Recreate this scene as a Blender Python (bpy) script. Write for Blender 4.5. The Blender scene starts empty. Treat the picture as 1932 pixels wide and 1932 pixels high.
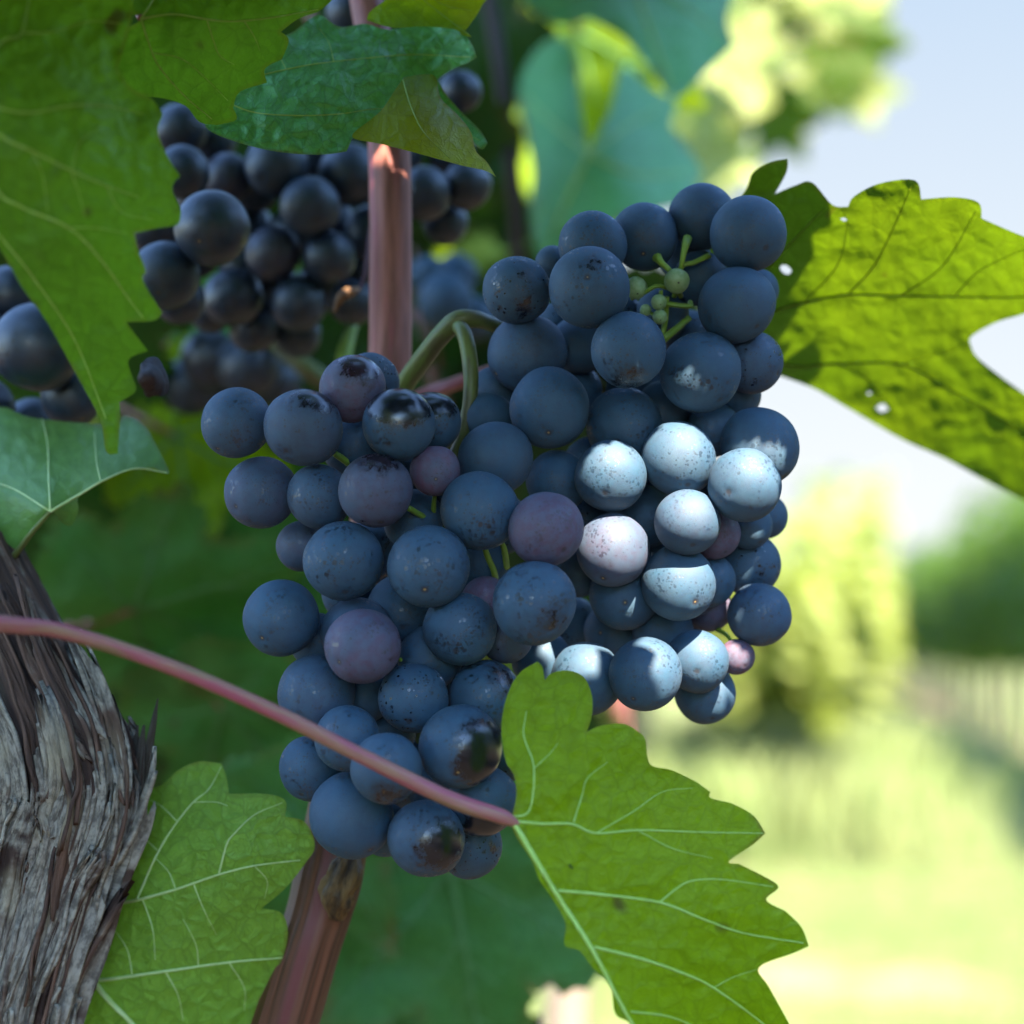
import bpy, bmesh, math, random
import numpy as np
from mathutils import Vector, Matrix, noise
from mathutils.geometry import delaunay_2d_cdt

random.seed(7); R = math.radians
S = bpy.context.scene
COL = S.collection

# ------------------------------------------------------------------ camera
CAM_H = 0.95
PITCH = 3.6
FOV = 0.48                                    # width of the view at one metre
cam_d = bpy.data.cameras.new('camera'); cam = bpy.data.objects.new('camera', cam_d); COL.objects.link(cam)
cam_d.sensor_fit = 'HORIZONTAL'; cam_d.sensor_width = 24; cam_d.lens = 24 / FOV
cam_d.clip_start = 0.02; cam_d.clip_end = 5000
cam.location = (0, 0, CAM_H); cam.rotation_euler = (R(90 + PITCH), 0, 0)
cam_d.dof.use_dof = True; cam_d.dof.focus_distance = 0.418; cam_d.dof.aperture_fstop = 6.3
cam_d.dof.aperture_blades = 0
S.camera = cam
CM = Matrix.Translation((0, 0, CAM_H)) @ Matrix.Rotation(R(90 + PITCH), 4, 'X')
CR = CM.to_3x3()

# ------------------------------------------------------------------ sun and sky
SUN = (CR @ Vector((0.22, 0.80, 0.56))).normalized()          # towards the sun
ld = bpy.data.lights.new('sun', 'SUN'); ld.energy = 4.6; ld.angle = R(0.53); ld.color = (1.0, 0.86, 0.69)
lo = bpy.data.objects.new('sun', ld); COL.objects.link(lo); lo.rotation_euler = SUN.to_track_quat('Z', 'Y').to_euler()
lo.location = (2, -3, 8)
w = bpy.data.worlds.new('World'); S.world = w; w.use_nodes = True
wt = w.node_tree; wt.nodes.clear()
wo = wt.nodes.new('ShaderNodeOutputWorld'); wb = wt.nodes.new('ShaderNodeBackground'); sk = wt.nodes.new('ShaderNodeTexSky')
sk.sky_type = 'NISHITA'; sk.sun_disc = False
sk.sun_elevation = math.asin(SUN.z); sk.sun_rotation = math.atan2(SUN.x, SUN.y)
sk.air_density = 1.0; sk.dust_density = 0.0; sk.ozone_density = 4.5; sk.altitude = 200
wb.inputs['Strength'].default_value = 0.13
# pale haze colour painted into the low sky ahead, clear blue sky above it
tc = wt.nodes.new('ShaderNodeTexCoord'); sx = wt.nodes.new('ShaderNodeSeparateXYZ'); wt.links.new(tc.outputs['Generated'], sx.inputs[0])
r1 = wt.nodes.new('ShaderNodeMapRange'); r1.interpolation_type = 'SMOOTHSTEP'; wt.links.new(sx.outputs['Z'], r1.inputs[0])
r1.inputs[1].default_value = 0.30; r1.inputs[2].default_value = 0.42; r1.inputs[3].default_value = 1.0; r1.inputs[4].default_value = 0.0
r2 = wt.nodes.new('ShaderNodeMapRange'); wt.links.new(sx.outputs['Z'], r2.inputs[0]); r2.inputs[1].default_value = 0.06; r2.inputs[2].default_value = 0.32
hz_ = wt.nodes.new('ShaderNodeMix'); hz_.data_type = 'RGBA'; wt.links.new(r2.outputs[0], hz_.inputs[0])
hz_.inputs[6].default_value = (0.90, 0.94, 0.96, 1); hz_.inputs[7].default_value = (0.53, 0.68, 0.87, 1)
r3 = wt.nodes.new('ShaderNodeMapRange'); r3.interpolation_type = 'SMOOTHSTEP'; wt.links.new(sx.outputs['Y'], r3.inputs[0])   # haze tint only ahead; low sky behind stays bright for blue fill
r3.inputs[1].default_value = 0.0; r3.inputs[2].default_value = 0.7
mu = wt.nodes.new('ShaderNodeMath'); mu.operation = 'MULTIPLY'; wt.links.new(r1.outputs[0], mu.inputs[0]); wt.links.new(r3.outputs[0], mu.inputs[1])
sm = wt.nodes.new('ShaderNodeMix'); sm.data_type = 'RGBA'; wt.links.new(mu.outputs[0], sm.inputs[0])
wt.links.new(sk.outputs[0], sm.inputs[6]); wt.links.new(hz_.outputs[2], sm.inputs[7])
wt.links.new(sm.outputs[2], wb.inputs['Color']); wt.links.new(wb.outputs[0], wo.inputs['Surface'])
S.view_settings.view_transform = 'Standard'; S.view_settings.look = 'None'
S.view_settings.exposure = 3.05; S.view_settings.gamma = 1
S.cycles.max_bounces = 8; S.cycles.transparent_max_bounces = 8; S.cycles.transmission_bounces = 6
S.cycles.use_denoising = True; S.cycles.sample_clamp_indirect = 6

# ------------------------------------------------------------------ helpers
def P(x, y, d):
    """a point of the place: picture position (1932 grid) and real distance in metres"""
    return CM @ Vector(((x - 966) / 1932 * FOV * d, -(y - 966) / 1932 * FOV * d, -d))
def U(d): return FOV * d / 1932
def tag(o, label=None, cat=None, group=None, kind=None):
    if label: o['label'] = label
    if cat: o['category'] = cat
    if group: o['group'] = group
    if kind: o['kind'] = kind
    return o
def empty(name, loc):
    o = bpy.data.objects.new(name, None); o.empty_display_size = 0.01; o.location = loc; COL.objects.link(o); return o
def obj(name, verts, faces, mat, parent=None, origin=None, smooth=True, uv=None, attrs=None):
    """ONE mesh object; verts are world points, kept relative to the parent / origin"""
    org = Vector(origin) if origin is not None else (Vector(parent.location) if parent else Vector((0, 0, 0)))
    me = bpy.data.meshes.new(name)
    me.from_pydata([tuple(Vector(v) - org) for v in verts], [], faces)
    if uv is not None:
        l = me.uv_layers.new(name='UVMap')
        idx = np.empty(len(me.loops), dtype=np.int32); me.loops.foreach_get('vertex_index', idx)
        l.data.foreach_set('uv', np.asarray(uv, dtype=np.float32)[idx].ravel())
    for k, v in (attrs or {}).items():
        a = me.attributes.new(k, 'FLOAT', 'POINT'); a.data.foreach_set('value', np.asarray(v, dtype=np.float32))
    if smooth: me.polygons.foreach_set('use_smooth', [True] * len(me.polygons))
    me.materials.append(mat); me.update()
    o = bpy.data.objects.new(name, me); COL.objects.link(o)
    if parent: o.parent = parent
    else: o.location = org
    return o
def spline(pts, n):
    """Catmull-Rom through pts (any dimension)"""
    p = np.array(pts, dtype=float); p = np.vstack([2 * p[0] - p[1], p, 2 * p[-1] - p[-2]])
    out = []; m = len(p) - 3
    for i in range(n):
        t = i / (n - 1) * m; k = min(int(t), m - 1); f = t - k
        a, b, c, d = p[k:k + 4]
        out.append(0.5 * (2 * b + (c - a) * f + (2 * a - 5 * b + 4 * c - d) * f * f + (3 * b - a - 3 * c + d) * f ** 3))
    return np.array(out)
def tube_geo(path, rad, seg=14, uvscale=1.0, disp=None, cap=True):
    """path: world points, rad: radii -> verts, faces, uv"""
    V, F, UV = [], [], []
    path = [Vector(p) for p in path]; n = len(path); L = 0
    t0 = (path[1] - path[0]).normalized()
    a = t0.orthogonal().normalized()
    for i, p in enumerate(path):
        t = (path[min(i + 1, n - 1)] - path[max(i - 1, 0)]).normalized()
        a = (a - t * a.dot(t)).normalized(); b = t.cross(a)
        if i: L += (p - path[i - 1]).length
        for k in range(seg + 1):
            th = 2 * math.pi * k / seg
            r = rad[i]
            if disp: r = disp(th, L, r)
            V.append(p + (a * math.cos(th) + b * math.sin(th)) * r); UV.append((k / seg, L * uvscale))
    for i in range(n - 1):
        for k in range(seg):
            q = i * (seg + 1) + k
            F.append((q, q + 1, q + seg + 2, q + seg + 1))
    if cap:
        for i, rev in ((0, True), (n - 1, False)):
            c = len(V); V.append(path[i]); UV.append((0.5, 0 if rev else L * uvscale))
            for k in range(seg):
                q = i * (seg + 1) + k
                F.append((c, q + 1, q) if rev else (c, q, q + 1))
    return V, F, UV
def tube(name, pts, mat, parent=None, n=40, seg=14, disp=None, origin=None):
    """pts: (x, y, depth, radius_px) on the picture grid"""
    s = spline(pts, n)
    path = [P(q[0], q[1], q[2]) for q in s]; rad = [max(q[3], 0.3) * U(q[2]) for q in s]
    V, F, UV = tube_geo(path, rad, seg, disp=disp)
    return obj(name, V, F, mat, parent, uv=UV, origin=origin)

# ------------------------------------------------------------------ node helpers
class N:
    def __init__(s, name):
        s.m = bpy.data.materials.new(name); s.m.use_nodes = True; s.t = s.m.node_tree; s.t.nodes.clear()
        s.out = s.t.nodes.new('ShaderNodeOutputMaterial')
    def n(s, typ, **kw):
        x = s.t.nodes.new('ShaderNode' + typ)
        for k, v in kw.items():
            if hasattr(x, k): setattr(x, k, v)
            else: s.put(x.inputs[k.replace('_', ' ')], v)
        return x
    def put(s, sock, v):
        if isinstance(v, bpy.types.NodeSocket): s.t.links.new(v, sock)
        elif isinstance(v, (tuple, list)) and len(v) == 3 and sock.type == 'RGBA': sock.default_value = (*v, 1)
        else: sock.default_value = v
    def math(s, op, a, b=0.0, c=None, clamp=False):
        x = s.t.nodes.new('ShaderNodeMath'); x.operation = op; x.use_clamp = clamp
        s.put(x.inputs[0], a); s.put(x.inputs[1], b)
        if c is not None: s.put(x.inputs[2], c)
        return x.outputs[0]
    def vmath(s, op, a, b):
        x = s.t.nodes.new('ShaderNodeVectorMath'); x.operation = op
        s.put(x.inputs[0], a); s.put(x.inputs[1], b); return x.outputs[0]
    def mix(s, f, a, b):
        x = s.t.nodes.new('ShaderNodeMix'); x.data_type = 'RGBA'
        s.put(x.inputs[0], f); s.put(x.inputs[6], a); s.put(x.inputs[7], b); return x.outputs[2]
    def ramp(s, f, lo, hi, a=0.0, b=1.0):
        x = s.t.nodes.new('ShaderNodeMapRange'); x.interpolation_type = 'SMOOTHSTEP'
        s.put(x.inputs[0], f); s.put(x.inputs[1], lo); s.put(x.inputs[2], hi); s.put(x.inputs[3], a); s.put(x.inputs[4], b)
        return x.outputs[0]
    def noise(s, vec, scale, detail=3, rough=0.55, dist=0.0):
        x = s.t.nodes.new('ShaderNodeTexNoise')
        if vec is not None: s.put(x.inputs['Vector'], vec)
        x.inputs['Scale'].default_value = scale; x.inputs['Detail'].default_value = detail
        x.inputs['Roughness'].default_value = rough; x.inputs['Distortion'].default_value = dist
        return x.outputs['Fac']
    def voro(s, vec, scale, feature='F1'):
        x = s.t.nodes.new('ShaderNodeTexVoronoi'); x.feature = feature
        if vec is not None: s.put(x.inputs['Vector'], vec)
        x.inputs['Scale'].default_value = scale; return x
    def mapping(s, vec, scale=(1, 1, 1), rot=(0, 0, 0)):
        x = s.t.nodes.new('ShaderNodeMapping'); s.put(x.inputs[0], vec)
        x.inputs['Scale'].default_value = scale; x.inputs['Rotation'].default_value = rot; return x.outputs[0]
    def attr(s, name, typ='GEOMETRY'):
        x = s.t.nodes.new('ShaderNodeAttribute'); x.attribute_name = name; x.attribute_type = typ; return x.outputs['Fac']
    def coord(s, k): return s.t.nodes.new('ShaderNodeTexCoord').outputs[k]
    def bump(s, h, strength, dist):
        x = s.t.nodes.new('ShaderNodeBump'); x.inputs['Strength'].default_value = strength
        x.inputs['Distance'].default_value = dist; s.put(x.inputs['Height'], h); return x.outputs[0]
    def principled(s, color, rough, spec=0.5, normal=None):
        b = s.t.nodes.new('ShaderNodeBsdfPrincipled')
        s.put(b.inputs['Base Color'], color); s.put(b.inputs['Roughness'], rough); s.put(b.inputs['Specular IOR Level'], spec)
        if normal is not None: s.put(b.inputs['Normal'], normal)
        return b
    def done(s, shader):
        s.t.links.new(shader.outputs[0], s.out.inputs['Surface']); return s.m

def leaf_material(name, base, trans, tmix=0.42, rough=0.42, line=0.35, bump=0.5, blotch=(0.16, 0.17, 0.02), blot_amt=0.35, spec=0.35):
    g = N(name); uv = g.coord('UV')
    oi = g.n('ObjectInfo').outputs['Random']
    big = g.noise(uv, 22, 3); fine = g.noise(uv, 420, 3)
    warp = g.vmath('ADD', uv, g.vmath('MULTIPLY', g.n('TexNoise', Vector=uv, Scale=260.0).outputs['Color'], (0.0018, 0.0018, 0.0)))
    e1 = g.voro(warp, 270, 'DISTANCE_TO_EDGE').outputs['Distance']; e2 = g.voro(warp, 900, 'DISTANCE_TO_EDGE').outputs['Distance']
    l1 = g.ramp(e1, 0.0, 0.07, 1.0, 0.0); l2 = g.ramp(e2, 0.0, 0.09, 1.0, 0.0)
    lines = g.math('MAXIMUM', l1, g.math('MULTIPLY', l2, 0.55))
    dark = tuple(c * 0.45 for c in base); yel = tuple(min(1, b * 0.6 + y * 0.6) for b, y in zip(base, blotch))
    c = g.mix(g.ramp(big, 0.35, 0.72, 0, blot_amt), base, yel)
    c = g.mix(g.ramp(fine, 0.3, 0.7, 0, 0.35), c, dark)
    c = g.mix(g.math('MULTIPLY', lines, line), c, dark)
    spot = g.math('MULTIPLY', g.ramp(g.noise(uv, 75, 2), 0.68, 0.74), 0.75)
    c = g.mix(spot, c, (0.07, 0.035, 0.012))
    rim = g.attr('rim'); rimn = g.ramp(g.noise(uv, 60, 2), 0.45, 0.7, 0.1, 1.0)
    c = g.mix(g.math('MULTIPLY', g.ramp(rim, 0.25, 0.95), g.math('MULTIPLY', rimn, 0.8)), c, (0.16, 0.085, 0.02))
    tc = g.mix(g.ramp(big, 0.3, 0.7, 0, 0.7), trans, tuple(t * f for t, f in zip(trans, (0.55, 0.75, 0.8))))
    tc = g.mix(g.math('MULTIPLY', lines, 0.25), tc, tuple(t * 0.4 for t in trans)); tc = g.mix(spot, tc, (0.05, 0.02, 0.005))
    h = g.math('SUBTRACT', g.math('MULTIPLY', g.ramp(e1, 0, 0.35), 1.0), g.math('MULTIPLY', l2, 0.25))
    nb = g.bump(h, bump, 0.0006)
    p = g.principled(c, g.ramp(fine, 0.2, 0.8, rough - 0.08, rough + 0.14), spec, nb)
    tr = g.n('BsdfTranslucent'); g.put(tr.inputs['Color'], tc); g.put(tr.inputs['Normal'], nb)
    mx = g.t.nodes.new('ShaderNodeMixShader'); mx.inputs[0].default_value = tmix
    g.t.links.new(p.outputs[0], mx.inputs[1]); g.t.links.new(tr.outputs[0], mx.inputs[2])
    return g.done(mx)

LEAF_UNDER = leaf_material('leaf_pale_underside', (0.21, 0.40, 0.050), (0.28, 0.50, 0.012), 0.30, 0.55, 0.5, 0.7)
LEAF_LEFT = leaf_material('leaf_mid_green', (0.10, 0.25, 0.012), (0.19, 0.40, 0.008), 0.35, 0.5, 0.3, 0.4)
LEAF_TOP = leaf_material('leaf_quilted_upper', (0.12, 0.46, 0.12), (0.12, 0.36, 0.03), 0.2, 0.40, 0.5, 0.6, blot_amt=0.2, spec=0.45)
LEAF_YELLOW = leaf_material('leaf_yellow_green', (0.17, 0.27, 0.010), (0.46, 0.58, 0.005), 0.5, 0.45, 0.25, 0.4)
LEAF_FRONT = leaf_material('leaf_front_green', (0.22, 0.36, 0.002), (0.36, 0.54, 0.002), 0.42, 0.5, 0.3, 0.45, spec=0.2)
LEAF_BACK = leaf_material('leaf_hedge_shade', (0.018, 0.062, 0.012), (0.035, 0.10, 0.005), 0.3, 0.45, 0.2, 0.3, blot_amt=0.15)  # deep shade inside the hedge put into the leaf colour
LEAF_BLUE = leaf_material('leaf_bluish_green', (0.11, 0.40, 0.115), (0.15, 0.42, 0.04), 0.25, 0.45, 0.1, 0.3, blot_amt=0.15, spec=0.45)
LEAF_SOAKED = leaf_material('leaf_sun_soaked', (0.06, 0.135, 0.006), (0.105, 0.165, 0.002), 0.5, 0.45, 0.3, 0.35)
LEAF_FOLD = leaf_material('leaf_folded_green', (0.115, 0.27, 0.05), (0.14, 0.38, 0.04), 0.25, 0.45, 0.15, 0.3, blot_amt=0.4, spec=0.5)
LEAF_DUSK = leaf_material('leaf_shade_green', (0.055, 0.21, 0.04), (0.08, 0.26, 0.015), 0.28, 0.5, 0.3, 0.5, blot_amt=0.5)
LEAF_SUNNY = leaf_material('leaf_sunny_pale', (0.29, 0.35, 0.11), (0.46, 0.52, 0.09), 0.45, 0.55, 0.0, 0.0)  # strong sunlight put into a paler leaf colour
LEAF_BLOCKER = leaf_material('leaf_light_blocker', (0.035, 0.085, 0.022), (0.04, 0.10, 0.01), 0.2, 0.45, 0.1, 0.2)  # for the added leaves that block the sun and overhead sky
LEAF_FAR = leaf_material('leaf_far_green', (0.075, 0.155, 0.02), (0.16, 0.26, 0.012), 0.45, 0.5, 0.0, 0.0)

def simple(name, c1, c2, rough=0.5, scale=(40, 40, 40), spec=0.4, bump=0.3, bd=0.0004, coord='UV', detail=4, lo=0.35, hi=0.65, third=None):
    g = N(name); v = g.mapping(g.coord(coord), scale); f = g.noise(v, 1.0, detail, 0.6)
    c = g.mix(g.ramp(f, lo, hi), c1, c2)
    if third: c = g.mix(g.ramp(g.noise(g.mapping(g.coord(coord), tuple(s * 0.37 for s in scale)), 1.0, 3), 0.52, 0.66), c, third)
    return g.done(g.principled(c, rough, spec, g.bump(f, bump, bd)))
VEIN = simple('vein_pale', (0.42, 0.58, 0.20), (0.50, 0.62, 0.26), 0.5, (3, 400, 1))
def soaked_vein():
    g = N('vein_light_soaked'); p_ = g.principled((0.14, 0.22, 0.03), 0.5, 0.4); t_ = g.n('BsdfTranslucent'); g.put(t_.inputs['Color'], (0.42, 0.55, 0.03))
    x = g.t.nodes.new('ShaderNodeMixShader'); x.inputs[0].default_value = 0.6
    g.t.links.new(p_.outputs[0], x.inputs[1]); g.t.links.new(t_.outputs[0], x.inputs[2]); return g.done(x)
VEIN_SOAKED = soaked_vein()
VEIN_DIM = simple('vein_shaded', (0.07, 0.20, 0.05), (0.09, 0.23, 0.06), 0.6, (3, 400, 1))
VEIN_DARK = simple('vein_green', (0.32, 0.50, 0.08), (0.38, 0.55, 0.12), 0.5, (3, 400, 1))
PETIOLE = simple('petiole_red', (0.33, 0.075, 0.10), (0.30, 0.16, 0.09), 0.42, (5, 60, 1), third=(0.17, 0.14, 0.05), bump=0.25)
CANE = simple('cane_pinkish_bark', (0.40, 0.15, 0.115), (0.22, 0.08, 0.055), 0.55, (11, 34, 1), third=(0.36, 0.07, 0.09), bump=0.6)
CANE_LOW = simple('cane_striped_bark', (0.18, 0.065, 0.032), (0.06, 0.026, 0.012), 0.5, (26, 14, 1), third=(0.15, 0.035, 0.03), bump=0.8, bd=0.0006)
NODE = simple('node_woody', (0.17, 0.10, 0.032), (0.03, 0.018, 0.009), 0.7, (10, 160, 1), bump=1.0, bd=0.0015, third=(0.18, 0.11, 0.03))
STEM = simple('stem_green', (0.13, 0.17, 0.03), (0.09, 0.08, 0.03), 0.45, (3, 70, 1), third=(0.13, 0.06, 0.035))
STEM_G = simple('pedicel_green', (0.24, 0.38, 0.04), (0.17, 0.26, 0.035), 0.45, (3, 120, 1))
STEM_R = simple('pedicel_red', (0.11, 0.035, 0.04), (0.06, 0.02, 0.025), 0.5, (3, 120, 1))
DRY = simple('dry_brown', (0.035, 0.016, 0.012), (0.012, 0.006, 0.006), 0.7, (200, 200, 200), coord='Object', bump=1.0, bd=0.002)
DRY_L = simple('dry_tan', (0.32, 0.17, 0.07), (0.14, 0.07, 0.03), 0.7, (200, 200, 200), coord='Object')
RED_WOOD = simple('red_brown_shoot', (0.22, 0.075, 0.07), (0.12, 0.05, 0.045), 0.7, (6, 6, 1))
WOOD = simple('weathered_wood', (0.24, 0.20, 0.16), (0.10, 0.075, 0.06), 0.8, (8, 3, 1))
FAR_BARK = simple('far_bark', (0.20, 0.15, 0.10), (0.07, 0.05, 0.035), 0.85, (6, 4, 1))
DARK_BARK = simple('dark_bark', (0.06, 0.035, 0.02), (0.03, 0.016, 0.01), 0.8, (6, 4, 1))

def grape_material():
    g = N('grape_skin_with_bloom'); oc = g.coord('Object')
    rnd = g.n('ObjectInfo').outputs['Random']
    off = g.n('CombineXYZ'); g.put(off.inputs[0], g.math('MULTIPLY', rnd, 91.0)); g.put(off.inputs[1], g.math('MULTIPLY', rnd, 37.0)); g.put(off.inputs[2], g.math('MULTIPLY', rnd, 53.0))
    v = g.vmath('ADD', oc, off.outputs[0])
    purple = g.attr('purple', 'OBJECT'); rub = g.attr('rub', 'OBJECT')
    # bloom thickness
    cloud = g.noise(v, 1.1, 4, 0.6); mid = g.noise(v, 4.5, 4, 0.6); grain = g.noise(v, 60, 2, 0.7)
    blue = g.mix(g.ramp(cloud, 0.3, 0.7), (0.008, 0.058, 0.110), (0.021, 0.061, 0.102))
    blue = g.mix(g.ramp(mid, 0.35, 0.7, 0, 0.55), blue, (0.012, 0.036, 0.075))
    pur = g.mix(g.ramp(mid, 0.35, 0.68), (0.10, 0.072, 0.118), (0.11, 0.036, 0.066))
    pf = g.math('MULTIPLY', purple, g.ramp(g.noise(v, 0.9, 2), 0.25, 0.6, 0.45, 1.0), clamp=True)
    c = g.mix(pf, blue, pur)
    c = g.mix(g.ramp(grain, 0.35, 0.75, 0, 0.28), c, (0.070, 0.115, 0.165))
    thin = g.attr('shade_dim', 'OBJECT'); c = g.mix(thin, c, g.mix(g.ramp(mid, 0.35, 0.7), (0.008, 0.015, 0.030), (0.012, 0.011, 0.020)))  # shade of the rear bunches painted into the berry colour
    # specks where the bloom is broken, gathered in drifts
    drift = g.ramp(g.noise(v, 1.3, 3), 0.36, 0.62)
    warp = g.vmath('ADD', v, g.vmath('MULTIPLY', g.n('TexNoise', Vector=v, Scale=18.0).outputs['Color'], (0.05, 0.05, 0.05)))
    def specks(scale, lo, hi):
        vo = g.voro(warp, scale); sep = g.n('SeparateColor'); g.put(sep.inputs[0], vo.outputs['Color'])
        size = g.math('MULTIPLY', g.math('POWER', sep.outputs[0], 2.3), g.math('ADD', g.math('MULTIPLY', drift, hi), lo))
        return g.ramp(vo.outputs['Distance'], g.math('MULTIPLY', size, 0.75), g.math('ADD', size, 0.02), 1.0, 0.0), sep.outputs[1]
    s1, r1 = specks(8.0, 0.17, 0.42); s2, r2 = specks(14.0, 0.17, 0.60)
    sp = g.math('MULTIPLY', g.math('MAXIMUM', g.math('MULTIPLY', s1, 0.85), g.math('MULTIPLY', s2, 0.8)), g.math('ADD', g.math('MULTIPLY', rub, 1.4), 0.5), clamp=True)
    # larger rubbed places: bare, glossy, black-violet skin
    streak = g.noise(g.mapping(v, (1, 1, 0.4), (0.5, 0.3, 0)), 9.0, 7, 0.78)
    field = g.math('ADD', g.math('MULTIPLY', g.noise(v, 1.05, 2), 1.0), g.math('MULTIPLY', g.math('SUBTRACT', streak, 0.5), 0.55))
    thr = g.math('SUBTRACT', 0.84, g.math('MULTIPLY', rub, 0.42))
    bare = g.ramp(field, thr, g.math('ADD', thr, 0.13))
    ra = g.n('Attribute', attribute_name='rub_at', attribute_type='OBJECT'); rs = g.attr('rub_size', 'OBJECT')
    nd = g.n('VectorMath', operation='NORMALIZE'); g.put(nd.inputs[0], oc)
    dt = g.n('VectorMath', operation='DOT_PRODUCT'); g.put(dt.inputs[0], nd.outputs[0]); g.put(dt.inputs[1], ra.outputs['Vector'])
    cap = g.math('ADD', dt.outputs['Value'], g.math('ADD', g.math('MULTIPLY', g.math('SUBTRACT', streak, 0.5), 0.75), g.math('MULTIPLY', g.math('SUBTRACT', mid, 0.5), 0.5)))
    bare = g.math('MAXIMUM', bare, g.math('MULTIPLY', g.ramp(cap, rs, g.math('ADD', rs, 0.24)), 0.97))
    skin = g.mix(purple, (0.005, 0.005, 0.009), (0.024, 0.008, 0.014))
    m = g.math('MAXIMUM', g.math('MULTIPLY', sp, 0.88), bare)
    c = g.mix(m, c, skin)
    # pale dust grains
    du = g.voro(v, 26); sd = g.n('SeparateColor'); g.put(sd.inputs[0], du.outputs['Color'])
    dust = g.math('MULTIPLY', g.ramp(du.outputs['Distance'], 0.03, 0.08, 1.0, 0.0), g.ramp(sd.outputs[2], 0.93, 0.95))
    c = g.mix(g.math('MULTIPLY', dust, 0.7), c, (0.42, 0.40, 0.36))
    # blossom scar at the tip
    d = g.n('VectorMath', operation='DISTANCE'); g.put(d.inputs[0], oc); g.put(d.inputs[1], (0, 0, -0.985)); dd = d.outputs['Value']
    c = g.mix(g.ramp(dd, 0.05, 0.13, 0.75, 0.0), c, (0.02, 0.012, 0.012))
    c = g.mix(g.ramp(dd, 0.025, 0.045, 1.0, 0.0), c, (0.30, 0.19, 0.07))
    rough = g.mix(m, g.mix(thin, (0.74, 0.74, 0.74), (0.36, 0.36, 0.36)), (0.20, 0.20, 0.20))
    h = g.math('SUBTRACT', g.math('MULTIPLY', grain, 0.3), g.math('MULTIPLY', m, 0.5))
    b = g.principled(c, rough, 0.75, g.bump(h, 0.25, 0.00022))
    g.put(b.inputs['Subsurface Weight'], 0.0)
    return g.done(b)
GRAPE = grape_material()
def green_berry_material():
    g = N('unripe_berry_skin'); v = g.coord('Object')
    c = g.mix(g.ramp(g.noise(v, 3, 3), 0.35, 0.65), (0.24, 0.36, 0.13), (0.31, 0.42, 0.20))
    vo = g.voro(v, 7); c = g.mix(g.ramp(vo.outputs['Distance'], 0.05, 0.11, 0.6, 0), c, (0.5, 0.55, 0.36))
    d = g.n('VectorMath', operation='DISTANCE'); g.put(d.inputs[0], v); g.put(d.inputs[1], (0, 0, -0.985))
    c = g.mix(g.ramp(d.outputs['Value'], 0.06, 0.13, 1.0, 0.0), c, (0.03, 0.018, 0.008))
    b = g.principled(c, 0.42, 0.4); g.put(b.inputs['Subsurface Weight'], 0.25); g.put(b.inputs['Subsurface Radius'], (0.002, 0.003, 0.001))
    return g.done(b)
GREEN = green_berry_material()

def bark_material():
    g = N('shaggy_vine_bark'); uv = g.coord('UV'); rnd = g.n('ObjectInfo').outputs['Random']
    st = g.noise(g.mapping(uv, (1300, 30, 1)), 1.0, 5, 0.65); st2 = g.noise(g.mapping(uv, (260, 22, 1)), 1.0, 4, 0.6, 0.6)
    pat = g.noise(g.mapping(uv, (90, 60, 1)), 1.0, 4, 0.6)
    speck = g.noise(g.mapping(uv, (1100, 210, 1)), 1.0, 3, 0.7)
    brown = g.mix(g.ramp(st2, 0.3, 0.7), (0.045, 0.026, 0.019), (0.17, 0.095, 0.062))
    grey = g.mix(g.ramp(speck, 0.35, 0.62), (0.13, 0.11, 0.085), (0.37, 0.325, 0.25))
    silver = g.attr('silver', 'OBJECT')
    gf = g.ramp(g.math('ADD', g.math('ADD', pat, g.math('MULTIPLY', g.math('SUBTRACT', st2, 0.5), 0.8)), g.math('SUBTRACT', silver, 0.5)), 0.42, 0.62)
    c = g.mix(gf, brown, grey)
    c = g.mix(g.ramp(g.noise(g.mapping(uv, (60, 25, 1)), 1.0, 2), 0.58, 0.72, 0, 0.6), c, (0.38, 0.31, 0.19))
    c = g.mix(g.ramp(st, 0.40, 0.30, 0, 0.6), c, (0.012, 0.008, 0.006))
    h = g.math('ADD', g.math('MULTIPLY', st, 0.7), g.math('MULTIPLY', speck, 0.3))
    return g.done(g.principled(c, 0.82, 0.25, g.bump(h, 1.0, 0.0011)))
BARK = bark_material()

# ------------------------------------------------------------------ the setting: ground
def ground_material():
    g = N('sunlit_grass_and_soil'); v = g.coord('Object')
    a = g.noise(v, 0.9, 5, 0.6); b = g.noise(v, 4.0, 5, 0.65); f = g.noise(v, 30, 4, 0.7)
    grass = g.mix(g.ramp(b, 0.3, 0.7), (0.085, 0.122, 0.040), (0.135, 0.165, 0.066))
    grass = g.mix(g.ramp(f, 0.35, 0.7, 0, 0.45), grass, (0.05, 0.085, 0.02))
    soil = g.mix(g.ramp(f, 0.3, 0.7), (0.20, 0.155, 0.10), (0.26, 0.21, 0.145))
    c = g.mix(g.ramp(g.math('ADD', g.math('MULTIPLY', a, 0.75), g.math('MULTIPLY', b, 0.25)), 0.50, 0.62, 0.0, 0.85), grass, soil)
    return g.done(g.principled(c, 0.95, 0.1, g.bump(f, 0.6, 0.03)))
gm = ground_material()
def ground_z(x, y): return 0.0
gv, gf = [], []
xs = [-3000, -400, -100] + [-30 + i * 1.5 for i in range(41)] + [100, 400, 3000]
ys = [-3000, -300, -60] + [-6 + i * 1.5 for i in range(45)] + [120, 400, 4000]
for yy in ys:
    for xx in xs:
        near = abs(xx) < 60 and -10 < yy < 80
        gv.append((xx, yy, (0.05 * noise.noise(Vector((xx * 0.4, yy * 0.4, 0))) - 0.02) if near else -0.05))
nx = len(xs)
for j in range(len(ys) - 1):
    for i in range(nx - 1): gf.append((j * nx + i, j * nx + i + 1, (j + 1) * nx + i + 1, (j + 1) * nx + i))
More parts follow.
